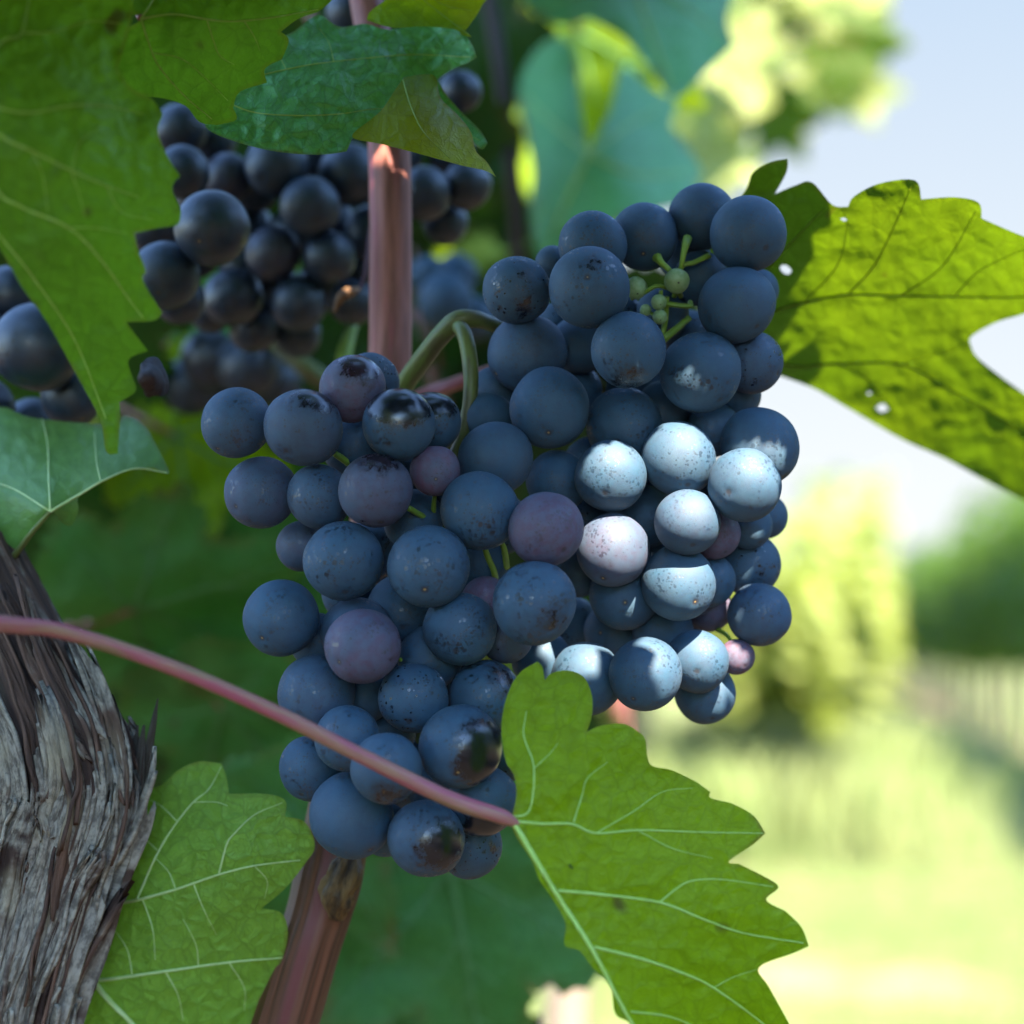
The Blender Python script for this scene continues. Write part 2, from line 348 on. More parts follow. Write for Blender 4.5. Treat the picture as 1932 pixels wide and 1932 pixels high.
tag(obj('ground', gv, gf, gm), 'sunlit grassy ground of the vineyard alley with sandy patches', 'ground', kind='structure')
# very dark soil sheet, out of view, added to cut light bounced upward
sg = N('bounce_cutting_soil'); sv_ = sg.coord('Object'); sf_ = sg.noise(sv_, 14, 6, 0.7)
SOILM = sg.done(sg.principled(sg.mix(sg.ramp(sf_, 0.3, 0.7), (0.022, 0.017, 0.013), (0.05, 0.04, 0.03)), 0.95, 0.1, sg.bump(sf_, 1.0, 0.03)))
gv, gf = [], []
SY = [-26, -18] + [-12 + q * .5 for q in range(34)] + [6, 9, 13, 18, 24]
SX = [q / 17 for q in range(18)]
for y in SY:
    xr = 12.0 if y < 4.3 else .128 * y - .9
    for q in SX:
        x = -14 + (xr + .25 * noise.noise(Vector((0, y * 1.3, 7))) + 14) * q
        gv.append((x, y, 0.045 + .012 * noise.noise(Vector((x * 5, y * 5, 1)))))
for j in range(len(SY) - 1):
    for i in range(17): gf.append((j * 18 + i, j * 18 + i + 1, j * 18 + i + 19, j * 18 + i + 18))
tag(obj('soil', gv, gf, SOILM), 'unseen dark soil sheet added to cut light bounced from the ground', 'soil', kind='structure')
# loose grass blades standing on the alley
gr = random.Random(3); bv, bf = [], []
def blade(x, y, h, wd):
    a = gr.uniform(0, 6.28); dx, dy = math.cos(a) * wd, math.sin(a) * wd; lx, ly = gr.uniform(-.4, .4) * h, gr.uniform(-.4, .4) * h
    k = len(bv); bv.extend([(x - dx, y - dy, -0.03), (x + dx, y + dy, -0.03), (x + lx * .5, y + ly * .5, h * .7), (x + lx, y + ly, h)])
    bf.extend([(k, k + 1, k + 2), (k, k + 2, k + 3)])
for i in range(16000):
    y = gr.uniform(3.5, 26); x = 0.13 * y + gr.uniform(-2.2, 2.6)
    if noise.noise(Vector((x * 0.9, y * 0.9, 4))) < -0.12: continue
    blade(x, y, gr.uniform(0.03, 0.13), gr.uniform(0.003, 0.007))
for i in range(5200):
    y = gr.uniform(9.2, 17); x = .128 * y + gr.gauss(-.02, .42)
    blade(x, y, gr.uniform(0.12, 0.52), gr.uniform(0.004, 0.011))
GRASSM = simple('grass_blades', (0.105, 0.155, 0.045), (0.16, 0.195, 0.075), 0.6, (1.5, 1.5, 1.5), coord='Object', bump=0)
tag(obj('grass', bv, bf, GRASSM, smooth=False), 'pale green grass growing along the vineyard alley', 'grass', kind='stuff')

# ------------------------------------------------------------------ generic vine leaves (shared meshes)
def in_poly(pts, poly):
    x, y = pts[:, 0], pts[:, 1]; ins = np.zeros(len(pts), bool); n = len(poly); j = n - 1
    for i in range(n):
        xi, yi = poly[i]; xj, yj = poly[j]
        c = ((yi > y) != (yj > y)) & (x < (xj - xi) * (y - yi) / (yj - yi + 1e-12) + xi); ins ^= c; j = i
    return ins
def resample(poly, step):
    out = []; n = len(poly)
    for i in range(n):
        a, b = np.array(poly[i], float), np.array(poly[(i + 1) % n], float); m = max(1, int(np.linalg.norm(b - a) / step))
        for k in range(m): out.append(a + (b - a) * k / m)
    return np.array(out)
def round_poly(poly, sub=5, keep=None):
    """closed Catmull-Rom; points listed in keep stay sharp corners"""
    n = len(poly); p = np.array(poly, float); keep = keep or set(); out = []
    for i in range(n):
        b, c = p[i], p[(i + 1) % n]
        a = p[i - 1] if i not in keep else b - (c - b) * 0.3
        d = p[(i + 2) % n] if (i + 1) % n not in keep else c + (c - b) * 0.3
        for k in range(sub):
            f = k / sub
            out.append(0.5 * (2 * b + (c - a) * f + (2 * a - 5 * b + 4 * c - d) * f * f + (3 * b - a - 3 * c + d) * f ** 3))
    return np.array(out)
def fill(poly, step, holes=(), jit=0.25, seed=1):
    """dense triangulation of an outline -> 2-D points, faces, rim weight"""
    r = np.random.RandomState(seed); B = resample(poly, step * 0.8); nb = len(B)
    pts = [Vector(b) for b in B]; edges = [(i, (i + 1) % nb) for i in range(nb)]
    hb = []
    for (hx, hy, ra, rb, an) in holes:
        k0 = len(pts); m = 14
        for k in range(m):
            t = 2 * math.pi * k / m; u, v = ra * math.cos(t) * r.uniform(.75, 1.2), rb * math.sin(t) * r.uniform(.75, 1.2)
            pts.append(Vector((hx + u * math.cos(an) - v * math.sin(an), hy + u * math.sin(an) + v * math.cos(an))))
            edges.append((k0 + k, k0 + (k + 1) % m))
        hb.append(np.array([[q.x, q.y] for q in pts[k0:]]))
    lo, hi = B.min(0), B.max(0)
    gx, gy = np.meshgrid(np.arange(lo[0], hi[0], step), np.arange(lo[1], hi[1], step * 0.866))
    gx = gx + (np.arange(gx.shape[0])[:, None] % 2) * step * 0.5
    G = np.stack([gx.ravel(), gy.ravel()], 1) + r.uniform(-jit, jit, (gx.size, 2)) * step
    G = G[in_poly(G, B)]
    def dist_to(G): 
        out = np.full(len(G), 1e9)
        for i in range(0, len(G), 400):
            out[i:i + 400] = np.sqrt(((G[i:i + 400, None, :] - B[None]) ** 2).sum(2)).min(1)
        return out
    dg = dist_to(G); G = G[dg > step * 0.6]
    for q in hb:
        if len(G): G = G[~in_poly(G, q)]
    pts += [Vector(q) for q in G]
    v, e, f, *_ = delaunay_2d_cdt(pts, edges, [list(range(nb))], 1, 1e-7)
    v = np.array([[q.x, q.y] for q in v]); f = [tuple(q) for q in f]
    if hb:
        cen = np.array([v[list(q)].mean(0) for q in f]); bad = np.zeros(len(f), bool)
        for q in hb: bad |= in_poly(cen, q)
        f = [q for q, b in zip(f, bad) if not b]
    rim = np.clip(1 - dist_to(v) / (step * 2.0), 0, 1)
    return v, f, rim
def template_outline(r):
    half = [(176, .16), (165, .46), (148, .57), (128, .60), (108, .70), (92, .60), (80, .50), (68, .68), (50, .93), (37, .76), (26, .62), (14, .84), (0, 1.06)]
    half = [(a + r.uniform(-3, 3) * (0 < a < 176), q * r.uniform(.93, 1.07)) for a, q in half]
    full = [(-a, q) for a, q in half] + [(a, q) for a, q in reversed(half[:-1])]
    pts = [(q * math.sin(R(a)), q * math.cos(R(a))) for a, q in full]
    out = []
    for i in range(len(pts)):
        a, b = np.array(pts[i]), np.array(pts[(i + 1) % len(pts)])
        out.append(a)
        if i == len(pts) - 1: continue
        L = np.linalg.norm(b - a); m = 1 + int(L / 0.13); nrm = np.array([(a - b)[1], (b - a)[0]]) / (L + 1e-9)
        if nrm.dot((a + b) / 2) < 0: nrm = -nrm
        for k in range(m):
            t = (k + .55 + r.uniform(-.1, .1)) / m; out.append(a + (b - a) * t + nrm * r.uniform(.025, .05))
            if k < m - 1: out.append(a + (b - a) * (k + 1) / m - nrm * 0.012)
    return np.array(out)
TEMPL = []
def make_template(seed, size=0.06):
    """a leaf of junction-to-tip length 1 (x right, y to the tip, z up), plus its raised veins"""
    r = random.Random(seed); out = template_outline(r)
    v, f, rim = fill(out, 0.055, seed=seed)
    ca, cb, cc = r.uniform(-.35, .1), r.uniform(-.45, .05), r.uniform(-.1, .28); ph = r.uniform(0, 9)
    def zz(x, y):
        return ca * x * x + cb * y * abs(y) * .6 + cc * abs(x) * .6 + 0.10 * noise.noise(Vector((x * 2.2, y * 2.2, ph))) + 0.03 * noise.noise(Vector((x * 7, y * 7, ph)))
    V = [(x, y, zz(x, y)) for x, y in v]
    me = bpy.data.meshes.new('blade'); me.from_pydata(V, [], f)
    l = me.uv_layers.new(name='UVMap'); idx = np.empty(len(me.loops), dtype=np.int32); me.loops.foreach_get('vertex_index', idx)
    l.data.foreach_set('uv', (v * size).astype(np.float32)[idx].ravel())
    a = me.attributes.new('rim', 'FLOAT', 'POINT'); a.data.foreach_set('value', rim.astype(np.float32))
    me.polygons.foreach_set('use_smooth', [True] * len(me.polygons))
    VV, VF, VU = [], [], []
    for ang, ln, wd in ((0, .97, .016), (50, .84, .013), (-50, .84, .013), (106, .6, .011), (-106, .6, .011)):
        pts = [(math.sin(R(ang)) * ln * t, math.cos(R(ang)) * ln * t) for t in np.linspace(0, 1, 12)]
        segs = [(pts, wd)]
        for t, sg in ((.3, 1), (.42, -1), (.55, 1), (.68, -1)):
            ax, ay = math.sin(R(ang)) * ln * t, math.cos(R(ang)) * ln * t; an = ang + sg * 42; q = .3 * ln * (1.1 - t)
            segs.append(([(ax + math.sin(R(an)) * q * s, ay + math.cos(R(an)) * q * s) for s in np.linspace(0, 1, 6)], wd * .5))
        for pts, wd_ in segs:
            path = [(x, y, zz(x, y)) for x, y in pts]; n = len(path)
            a_, b_, c_ = tube_geo(path, [wd_ * (1 - .75 * i / (n - 1)) for i in range(n)], 6, cap=False); k = len(VV)
            VV += a_; VF += [tuple(q + k for q in t) for t in b_]; VU += c_
    vm = bpy.data.meshes.new('vein'); vm.from_pydata([tuple(q) for q in VV], [], VF)
    vm.polygons.foreach_set('use_smooth', [True] * len(vm.polygons)); vm.uv_layers.new(name='UVMap')
    pv, pf, pu = tube_geo([(0, 0, zz(0, 0)), (.02, -.25, -.02), (.06, -.5, -.12), (.05, -.8, -.28)], [.022, .02, .02, .026], 8)
    pm = bpy.data.meshes.new('petiole'); pm.from_pydata([tuple(q) for q in pv], [], pf)
    pm.polygons.foreach_set('use_smooth', [True] * len(pm.polygons)); pm.uv_layers.new(name='UVMap')
    pm.materials.append(PETIOLE); vm.materials.append(VEIN_DARK); me.materials.append(LEAF_BACK)
    TEMPL.append((me, vm, pm))
for k in range(7): make_template(100 + k)
def child(name, mesh, parent, mat=None):
    o = bpy.data.objects.new(name, mesh); COL.objects.link(o); o.parent = parent
    if mat:
        o.material_slots[0].link = 'OBJECT'; o.material_slots[0].material = mat
    return o
def gleaf(loc, size, rot, var, mat, label, group=None, petiole=True, veins=True, vmat=None):
    """rot: 3x3 world rotation whose columns are leaf x, tip direction, upper normal"""
    root = empty('vine_leaf', loc); root.matrix_world = Matrix.Translation(loc) @ rot.to_4x4() @ Matrix.Scale(size, 4)
    tag(root, label, 'leaf', group)
    me, vm, pm = TEMPL[var % len(TEMPL)]
    child('blade', me, root, mat)
    if veins: child('vein', vm, root, vmat)
    if petiole: child('petiole', pm, root)
    return root
def pix_leaf(x, y, d, size, roll, pitch, yaw, var, mat, label, group=None, flip=False, **k):
    """leaf whose junction stands at picture place x, y and distance d; roll = tip direction (0 up, 90 right)"""
    m = Matrix.Rotation(R(yaw), 3, 'Y') @ Matrix.Rotation(R(pitch), 3, 'X') @ Matrix.Rotation(R(-roll), 3, 'Z')
    if flip: m = m @ Matrix.Rotation(math.pi, 3, 'Y')
    return gleaf(P(x, y, d), size * U(d), CR @ m, var, mat, label, group, **k)

# ------------------------------------------------------------------ far vine rows
def foliage_mesh(seed, n, L, W, z0, z1, leaf):
    r = random.Random(seed); V, F, UV = [], [], []
    for i in range(n):
        t = r.random(); z = z0 + (z1 - z0) * r.random() ** 0.8
        top = z1 + 0.22 * noise.noise(Vector((t * 5, seed, 1)))
        if z > top: continue
        wd = W * (0.55 + 0.45 * math.sin(math.pi * min(1, (z - z0) / (z1 - z0) * 0.8 + .15)))
        y = L * (t - .5) * 1.06; x = r.choice((-1, 1)) * wd * r.random() ** 0.45 + 0.1 * noise.noise(Vector((t * 6, z * 3, seed)))
        if r.random() < .05: z = z1 + r.random() * .35
        s = leaf * r.uniform(.6, 1.2)
        nrm = Vector((math.copysign(.7, x) + r.gauss(0, .4), r.gauss(0, .5), .75 + r.gauss(0, .4))).normalized()
        a = nrm.orthogonal().normalized(); a = Matrix.Rotation(r.uniform(0, 6.28), 3, nrm) @ a; b = nrm.cross(a); c = Vector((x, y, z)); k = len(V)
        for th, q in ((0, 1.0), (45, .72), (80, .9), (130, .62), (180, .4), (230, .62), (280, .9), (315, .72)):
            V.append(c + (a * math.cos(R(th)) + b * math.sin(R(th))) * s * q); UV.append((V[-1].x, V[-1].y + V[-1].z))
        F.append(tuple(range(k, k + 8)))
    return V, F, UV
def far_vine_meshes(seed, n):
    V, F, UV = foliage_mesh(seed, n, 1.25, 0.34, 0.75, 1.95, 0.07)
    me = bpy.data.meshes.new('foliage'); me.from_pydata([tuple(v) for v in V], [], F)
    l = me.uv_layers.new(name='UVMap'); idx = np.empty(len(me.loops), dtype=np.int32); me.loops.foreach_get('vertex_index', idx)
    l.data.foreach_set('uv', np.array(UV, dtype=np.float32)[idx].ravel()); me.materials.append(LEAF_FAR)
    r = random.Random(seed + 50)
    path = [(r.uniform(-.03, .03), r.uniform(-.05, .05), z) for z in (-.06, .25, .5, .75, 1.0, 1.3)]
    tv, tf, tu = tube_geo(path, [.045, .035, .034, .036, .03, .015], 10)
    tm = bpy.data.meshes.new('trunk'); tm.from_pydata([tuple(v) for v in tv], [], tf); tm.uv_layers.new(name='UVMap'); tm.materials.append(FAR_BARK)
    return me, tm
def low_clump(seed, n):
    V, F, UV = [], [], []
    for dx, dy, sc in ((-.22, 0, 1.0), (.05, .25, .9), (.0, -.35, .8), (.16, .1, .6)):
        v, f, u = foliage_mesh(seed, n, .8, .3, .62 + .4 * abs(dx), 1.1 + .45 * sc, .085); k = len(V); seed += 1
        V += [Vector((q.x + dx, q.y + dy, q.z)) for q in v]; F += [tuple(q + k for q in t) for t in f]; UV += u
    me = bpy.data.meshes.new('foliage'); me.from_pydata([tuple(v) for v in V], [], F)
    l = me.uv_layers.new(name='UVMap'); idx = np.empty(len(me.loops), dtype=np.int32); me.loops.foreach_get('vertex_index', idx)
    l.data.foreach_set('uv', np.array(UV, dtype=np.float32)[idx].ravel()); me.materials.append(LEAF_SUNNY); return me
CLUMP = low_clump(77, 330)
FARV = [far_vine_meshes(31 + k, 1500) for k in range(3)]
ROW = math.atan(0.128)
rr = random.Random(11)
def far_vine(x, y, label, group, k, mat=None):
    root = empty('grapevine', (x, y, 0)); root.rotation_euler = (0, 0, -ROW + (math.pi if rr.random() < .5 else 0)); s = rr.uniform(.92, 1.08)
    root.scale = (1, 1, s); tag(root, label, 'grapevine', group)
    child('foliage', FARV[k % 3][0], root, mat); child('trunk', FARV[k % 3][1], root); return root
k = 0
d = 13.0
while d < 75:                                                          # the shaded row at the right
    far_vine(2.15 + .128 * d, d, 'leafy vine in the blurred dark green row at the far right', 'vines of the dark green row at the far right', k)
    k += 1; d += 1.2 if d < 40 else 2.4
d = -7.0
while d < 12.5:                                                        # the same right-hand row beside and behind the camera
    far_vine(2.15 + .128 * d, d, 'leafy vine in the blurred dark green row at the far right', 'vines of the dark green row at the far right', k)
    k += 1; d += 1.2
d = -7.0
while d < 16:                                                          # the row the bunches hang in
    if not -0.9 < d < 2.2:
        far_vine(-1.0 + .128 * d, d, 'vine of the same row, hidden behind the leaves and bunches', 'vines of the near row', k)
    k += 1; d += 1.2
d = 10.5
while d < 75:                                                          # the sunlit row that ends in the middle distance
    v_ = far_vine((0.0 if d < 17 else .55) + .128 * d, d, 'sunlit vine in the pale yellow-green row beyond the dangling small pink grape', 'vines of the pale sunlit row', k, LEAF_SUNNY)
    if d < 17: v_.scale = (1.0, 1, .86 + .02 * (d - 9)); v_.children[0].data = CLUMP if v_.children[0].name.startswith('foliage') else v_.children[0].data; v_.children[1].scale = (.2, .2, .4)
    k += 1; d += 1.2 if d < 40 else 2.4

# ------------------------------------------------------------------ grapes
def berry_meshes(n, mat):
    out = []
    for k in range(n):
        bm = bmesh.new(); bmesh.ops.create_uvsphere(bm, u_segments=56, v_segments=36, radius=1)
        r = random.Random(k); el = r.uniform(.94, 1.06); ph = r.uniform(0, 50)
        for v in bm.verts:
            c = v.co.copy(); q = 1 + 0.034 * noise.noise(c * 1.1 + Vector((ph, 0, 0))) + 0.004 * noise.noise(c * 5 + Vector((ph, 3, 0)))
            dip = -0.03 * math.exp(-((c - Vector((0, 0, -1))).length / .12) ** 2) + -0.05 * math.exp(-((c - Vector((0, 0, 1))).length / .2) ** 2)
            v.co = c * (q + dip); v.co.z *= el
        me = bpy.data.meshes.new('grape'); bm.to_mesh(me); bm.free()
        me.polygons.foreach_set('use_smooth', [True] * len(me.polygons)); me.materials.append(mat); out.append(me)
    return out
BERRY = berry_meshes(9, GRAPE); GBERRY = berry_meshes(2, GREEN)
gcount = [0]
def bunch(name, label, group, berries, base, step, origin_px, thin=0.0):  # thin darkens the berries of bunches that hang in shade
    """berries: x, y, r_px, layer, purple, rub, part label; picture place and layer from front to back"""
    root = empty('grape_bunch', P(*origin_px)); tag(root, label, 'grape bunch', group)
    inv = CM.inverted()
    B = [list(b) + [None] * (8 - len(b)) for b in berries]
    dep = np.array([base + b[3] * step for b in B]); X = np.array([(b[0] - 966) / 1932 * FOV for b in B]); Y = np.array([-(b[1] - 966) / 1932 * FOV for b in B])
    rp = np.array([b[2] for b in B], float)
    for it in range(160):                                              # settle the berries so that they touch without sinking into each other
        moved = False
        for i in range(len(B)):
            for j in range(i):
                rs = (rp[i] * U(dep[i]) + rp[j] * U(dep[j])) * 0.95
                ex, ey = X[i] * dep[i] - X[j] * dep[j], Y[i] * dep[i] - Y[j] * dep[j]; dz = dep[i] - dep[j]
                q = rs * rs - ex * ex - ey * ey
                if q > 0 and abs(dz) < math.sqrt(q):
                    need = (math.sqrt(q) - abs(dz)) * .5 * .6; sg = 1 if dz >= 0 else -1
                    dep[i] += sg * need; dep[j] -= sg * need * .7; moved = True
        if not moved: break
    axis = None; cx = np.average(X * dep); cz = np.average(dep) + 0.012
    for b, d_ in zip(B, dep):
        x, y, r, lay, pur, rub, lab = b[:7]; i = gcount[0]; gcount[0] += 1
        r_ = random.Random(1000 + i); unripe = pur == 'green'
        me = (GBERRY if unripe else BERRY)[i % (2 if unripe else 9)]
        o = child('unripe_grape' if unripe else 'grape', me, root)
        p = P(x, y, d_); o.location = p - Vector(root.location)
        c = inv @ p
        outw = Vector((c.x - cx, 0.0, (cz - d_) + 0.006)).normalized() + Vector((r_.gauss(0, .35), -0.75 + r_.gauss(0, .3), r_.gauss(0, .25)))
        outw = (CR @ outw).normalized()
        o.rotation_euler = (Matrix.Rotation(r_.uniform(0, 6), 3, outw) @ (-outw).to_track_quat('Z', 'Y').to_matrix()).to_euler()
        o.scale = [r * U(d_)] * 3
        if not unripe:
            o['purple'] = float(pur if pur is not None else max(0, r_.gauss(.05, .15))); o['rub'] = float(rub if rub is not None else r_.uniform(0, .55))
        if not unripe: o['shade_dim'] = float(thin * r_.uniform(.7, 1.0))
        if b[7]:
            dv = o.rotation_euler.to_matrix().inverted() @ (CR @ Vector(b[7][:3]).normalized()); o['rub_at'] = [float(q) for q in dv]; o['rub_size'] = float(b[7][3])
        elif not unripe: o['rub_at'] = [0.0, 0.0, 1.0]; o['rub_size'] = 3.0
        if lab: o['label'] = lab
    return root, dep

A = [(447,797,66,1,.1,.3),(573,806,75,.2,.15,.35,'grape with its top rubbed bare and glossy',(0.35,0.85,0.4,0.66)),(665,733,63,1.2,.8,.35,'shiny purple grape',(0.3,0.75,0.6,0.62)),(753,801,69,.3,0,.35,'grape rubbed black and glossy on top',(0.05,0.8,0.6,0.36)),
     (698,722,57,2,.1,.7),(812,797,58,1.3,0,.35,None,(0.2,0.85,0.5,0.5)),(821,888,48,.3,1.0,.45,'small dull purple grape'),(709,925,71,0,.45,.35,'purplish grape with a scuffed bare patch',(0.15,0.85,0.5,0.72)),
     (603,937,63,.9,.1,.4),(493,929,68,1.3,.3,.3),(934,865,72,.9,.05,.1),(905,963,74,.2,0,.35),(1030,1000,72,0,.75,.2,'purple tinged grape'),
     (648,1058,76,.1,0,.35),(809,1069,78,0,0,.3),(530,1165,72,.8,0,.2),(1008,1137,80,-.2,0,.35,'large grape with scratched bloom',(0.5,-0.35,0.8,0.86)),(868,1186,70,.3,0,.35),
     (685,1219,71,-.1,.7,.35,'mauve tinged speckled grape'),(675,1195,70,1,.1,.2),(597,1308,73,.6,.1,.2),(780,1317,67,.3,0,.5),(915,1315,70,.5,0,.35,None,(0.6,0.55,0.6,0.78)),
     (869,1409,79,-.3,0,.35,'large grape rubbed black on its right side',(0.72,-0.12,0.66,0.45)),(655,1393,62,.5,0,.45),(729,1449,68,-.1,0,.35,'grape with bare patches below the red leaf stalk',(0.15,-0.75,0.65,0.78)),
     (590,1450,64,1,0,.4),(663,1537,80,.3,0,.15),(804,1582,74,-.1,.05,.35,'mottled lowest grape',(0.5,-0.1,0.85,0.62)),(885,1593,62,1,.1,.6),(910,1512,69,.7,0,.35,None,(0.1,-0.7,0.7,0.6)),
     (725,1565,52,1.8,0,.3),(569,1030,48,2,.3,.2),(685,1310,56,1.6,0,.3),(955,1200,52,1.5,.3,.3),(915,1130,45,1.6,1,.2),
     (665,840,58,2.2,0,.2),(780,980,58,2.2,0,.2),(757,1150,66,2,0,.2),(897,1066,62,2,0,.2),(812,1240,62,2,0,.2),(730,1380,55,2,0,.2),(830,1490,60,1.8,0,.2),(850,930,50,2.3,0,.2),(600,1210,55,2.2,0,.2),(700,1040,60,2.8,0,.5),(760,1270,60,2.8,0,.5),(860,1290,58,2.8,0,.5),(700,1200,60,3,0,.5),(950,990,55,2.6,0,.5),(880,1130,60,3,0,.5),(740,900,55,3,0,.5),(640,1390,55,2.2,0,.5),(960,1420,55,2,0,.5),(800,1430,58,2.6,0,.5),(660,1120,55,2.4,0,.5),(1000,1330,55,2.2,0,.5),(740,1480,55,2.4,0,.5)]
Bq = [(1411,442,73,.3,0,.1),(1325,408,63,1.3,0,.1),(1215,446,64,1.2,0,.1),(1118,463,66,1,0,.3),(975,547,65,.8,0,.5),(1112,543,77,0,0,.35,'large grape with a brushed dark smear',(0.15,0.55,0.8,0.92)),
      (1390,575,74,.2,0,.15),(1186,660,71,-.2,0,.35,'speckled grape below the small green berries',(0,-0.85,0.5,0.8)),(1322,703,78,-.1,0,.3),(1420,684,59,1,.15,.5),(995,668,74,.9,.1,.1),(1037,769,76,.4,0,.1),(1178,803,73,.5,0,.4),
      (1345,810,52,1.5,0,.2),(1433,843,74,.8,0,.1),(1152,898,68,.1,0,.1),(1280,865,70,0,0,.15),(1405,915,70,.1,0,.1),(1297,985,63,-.2,.1,.0),(1157,1037,69,-.1,.35,.1),(1280,1100,71,.1,0,.1),
      (1052,908,60,1,0,.2),(1350,1008,48,1.2,.8,.2),(1412,990,45,1.4,0,.2),(1447,975,41,2,0,.2),(1412,1063,60,1.3,0,.5),(1335,1095,53,1.1,0,.3),(1338,1148,45,1.7,.7,.3),(1432,1160,60,1.2,.1,.3),
      (1178,1122,67,1.2,0,.1),(1090,1075,52,1.5,.1,.1),(1108,1280,70,.9,0,.1),(1218,1271,69,0,0,.15),(1315,1248,60,.5,0,.1),(1330,1307,58,1.1,0,.2),(1390,1240,34,1,1,.0,'tiny dangling pink grape'),
      (1428,548,42,1.8,0,.2),(1322,525,52,2,0,.1),(1042,495,32,2,0,.1),(1095,650,56,2,0,.1),(1392,745,46,1.8,0,.2),(1255,775,58,1.8,0,.1),(935,738,48,2,0,.1),(920,790,50,2,0,.1),
      (1215,975,62,2,0,.1),(1250,1190,58,2,0,.1),(1160,1190,58,2,0,.1),(1250,590,50,2.6,0,.1),(1022,1245,58,1.3,0,.1),(1040,1330,50,2,0,.1),(1120,880,58,2.6,0,.5),(1230,890,58,2.6,0,.5),(1350,930,55,2.6,0,.5),(1100,980,58,2.6,0,.5),(1230,1060,58,2.8,0,.5),(1300,640,55,2.6,0,.5),(1200,740,58,2.8,0,.5),(1080,740,58,2.8,0,.5),(1160,600,55,2.8,0,.5),(1060,620,52,2.6,0,.5),(1380,690,50,2.6,0,.5),(1200,1200,55,2.8,0,.5),(1290,1170,52,2.6,0,.5),(1080,1180,55,2.4,0,.5),(1290,480,50,2.8,0,.3),
      (1277,530,24,.55,'green'),(1200,543,21,1.0,'green'),(1243,570,15,.6,'green'),(1245,598,14,.6,'green'),(1218,585,11,.8,'green')]
Cq = [(480,350,50,1.4,0,.3),(555,440,50,1.4,0,.3),(460,500,50,1.6,0,.3),(520,545,48,1.8,0,.3),(620,420,50,2.0,0,.3),(600,545,48,2.0,0,.3),(690,510,48,1.8,0,.3),(480,620,46,1.8,0,.3),(560,630,46,2.2,0,.3),(380,370,48,1.5,0,.3),(370,480,46,1.4,0,.3),(840,420,44,2.0,0,.3),(850,290,44,2.0,0,.3),(400,430,72,-3.6,0,0.20,'bluish grape at the leaf edge'),(312,520,66,-3.2,0,0.20),(345,325,52,-1,0,0.17),(522,312,60,.2,0,0.25),(585,390,58,0,0,0.28),(515,477,52,.3,.5,0.25),(620,487,52,.2,0,0.25),
      (563,573,53,.4,0,0.23),(430,335,47,1,.6,0.23),(660,330,60,.8,0,0.23),(800,365,52,.8,0,0.17),(880,350,48,1.2,0,0.17),(868,172,40,1.6,0,0.17),(340,565,48,-1,.1,0.21),(440,560,55,1,0,0.23),(395,590,40,1.2,0,0.21),
      (665,570,45,1,0,0.21),(290,430,52,0,0,0.20),(340,245,50,1,0,0.21),(465,430,52,1.6,0,0.23),(600,290,50,1.8,0,0.21),(700,440,52,1.6,0,0.21),(750,300,50,2,0,0.20),(660,22,44,1.5,0,0.18),(400,265,46,2,0,0.20)]
Dq = [(70,655,86,0,0,0.23),(135,748,58,.8,0,0.21),(-20,650,60,.6,0,0.21),(20,560,60,1,0,0.21),(-30,770,60,1,0,0.21),(60,800,50,1.8,0,0.21)]
Eq = [(840,565,52,0,0,.1),(895,600,42,.6,0,.1),(810,520,38,.8,0,.1),(860,520,42,1.2,0,.1),(400,680,60,.2,0,.3),(470,690,60,0,0,.3),(440,750,60,1.0,0,.3),(360,730,55,.9,0,.3),(520,720,50,.8,0,.3)]
bunchA, depA = bunch('a', 'front bunch of speckled blue grapes behind the red leaf stalk', 'bunches of blue grapes', A, .4125, .0082, (880, 640, .44))
bunchB, depB = bunch('b', 'right bunch of blue grapes with white sunlit patches and small green berries', 'bunches of blue grapes', Bq, .4275, .0082, (925, 612, .447))
bunchC, depC = bunch('c', 'shaded blurred grape bunch behind the pink cane under the top leaves', 'bunches of blue grapes', Cq, .515, .013, (640, 200, .53), 0.85)
bunchD, depD = bunch('d', 'very dark grape bunch at the left edge behind the large hanging leaf', 'bunches of blue grapes', Dq, .47, .014, (60, 540, .49), 0.95)
bunchE, depE = bunch('e', 'dim far grape bunch seen through the gap below the shaded bunch', 'bunches of blue grapes', Eq[4:], .62, .016, (450, 640, .63), 0.9)
bunchF, depF = bunch('f', 'out of focus blue grape bunch between the pink cane and the right bunch', 'bunches of blue grapes', Eq[:4], .66, .016, (850, 490, .67))

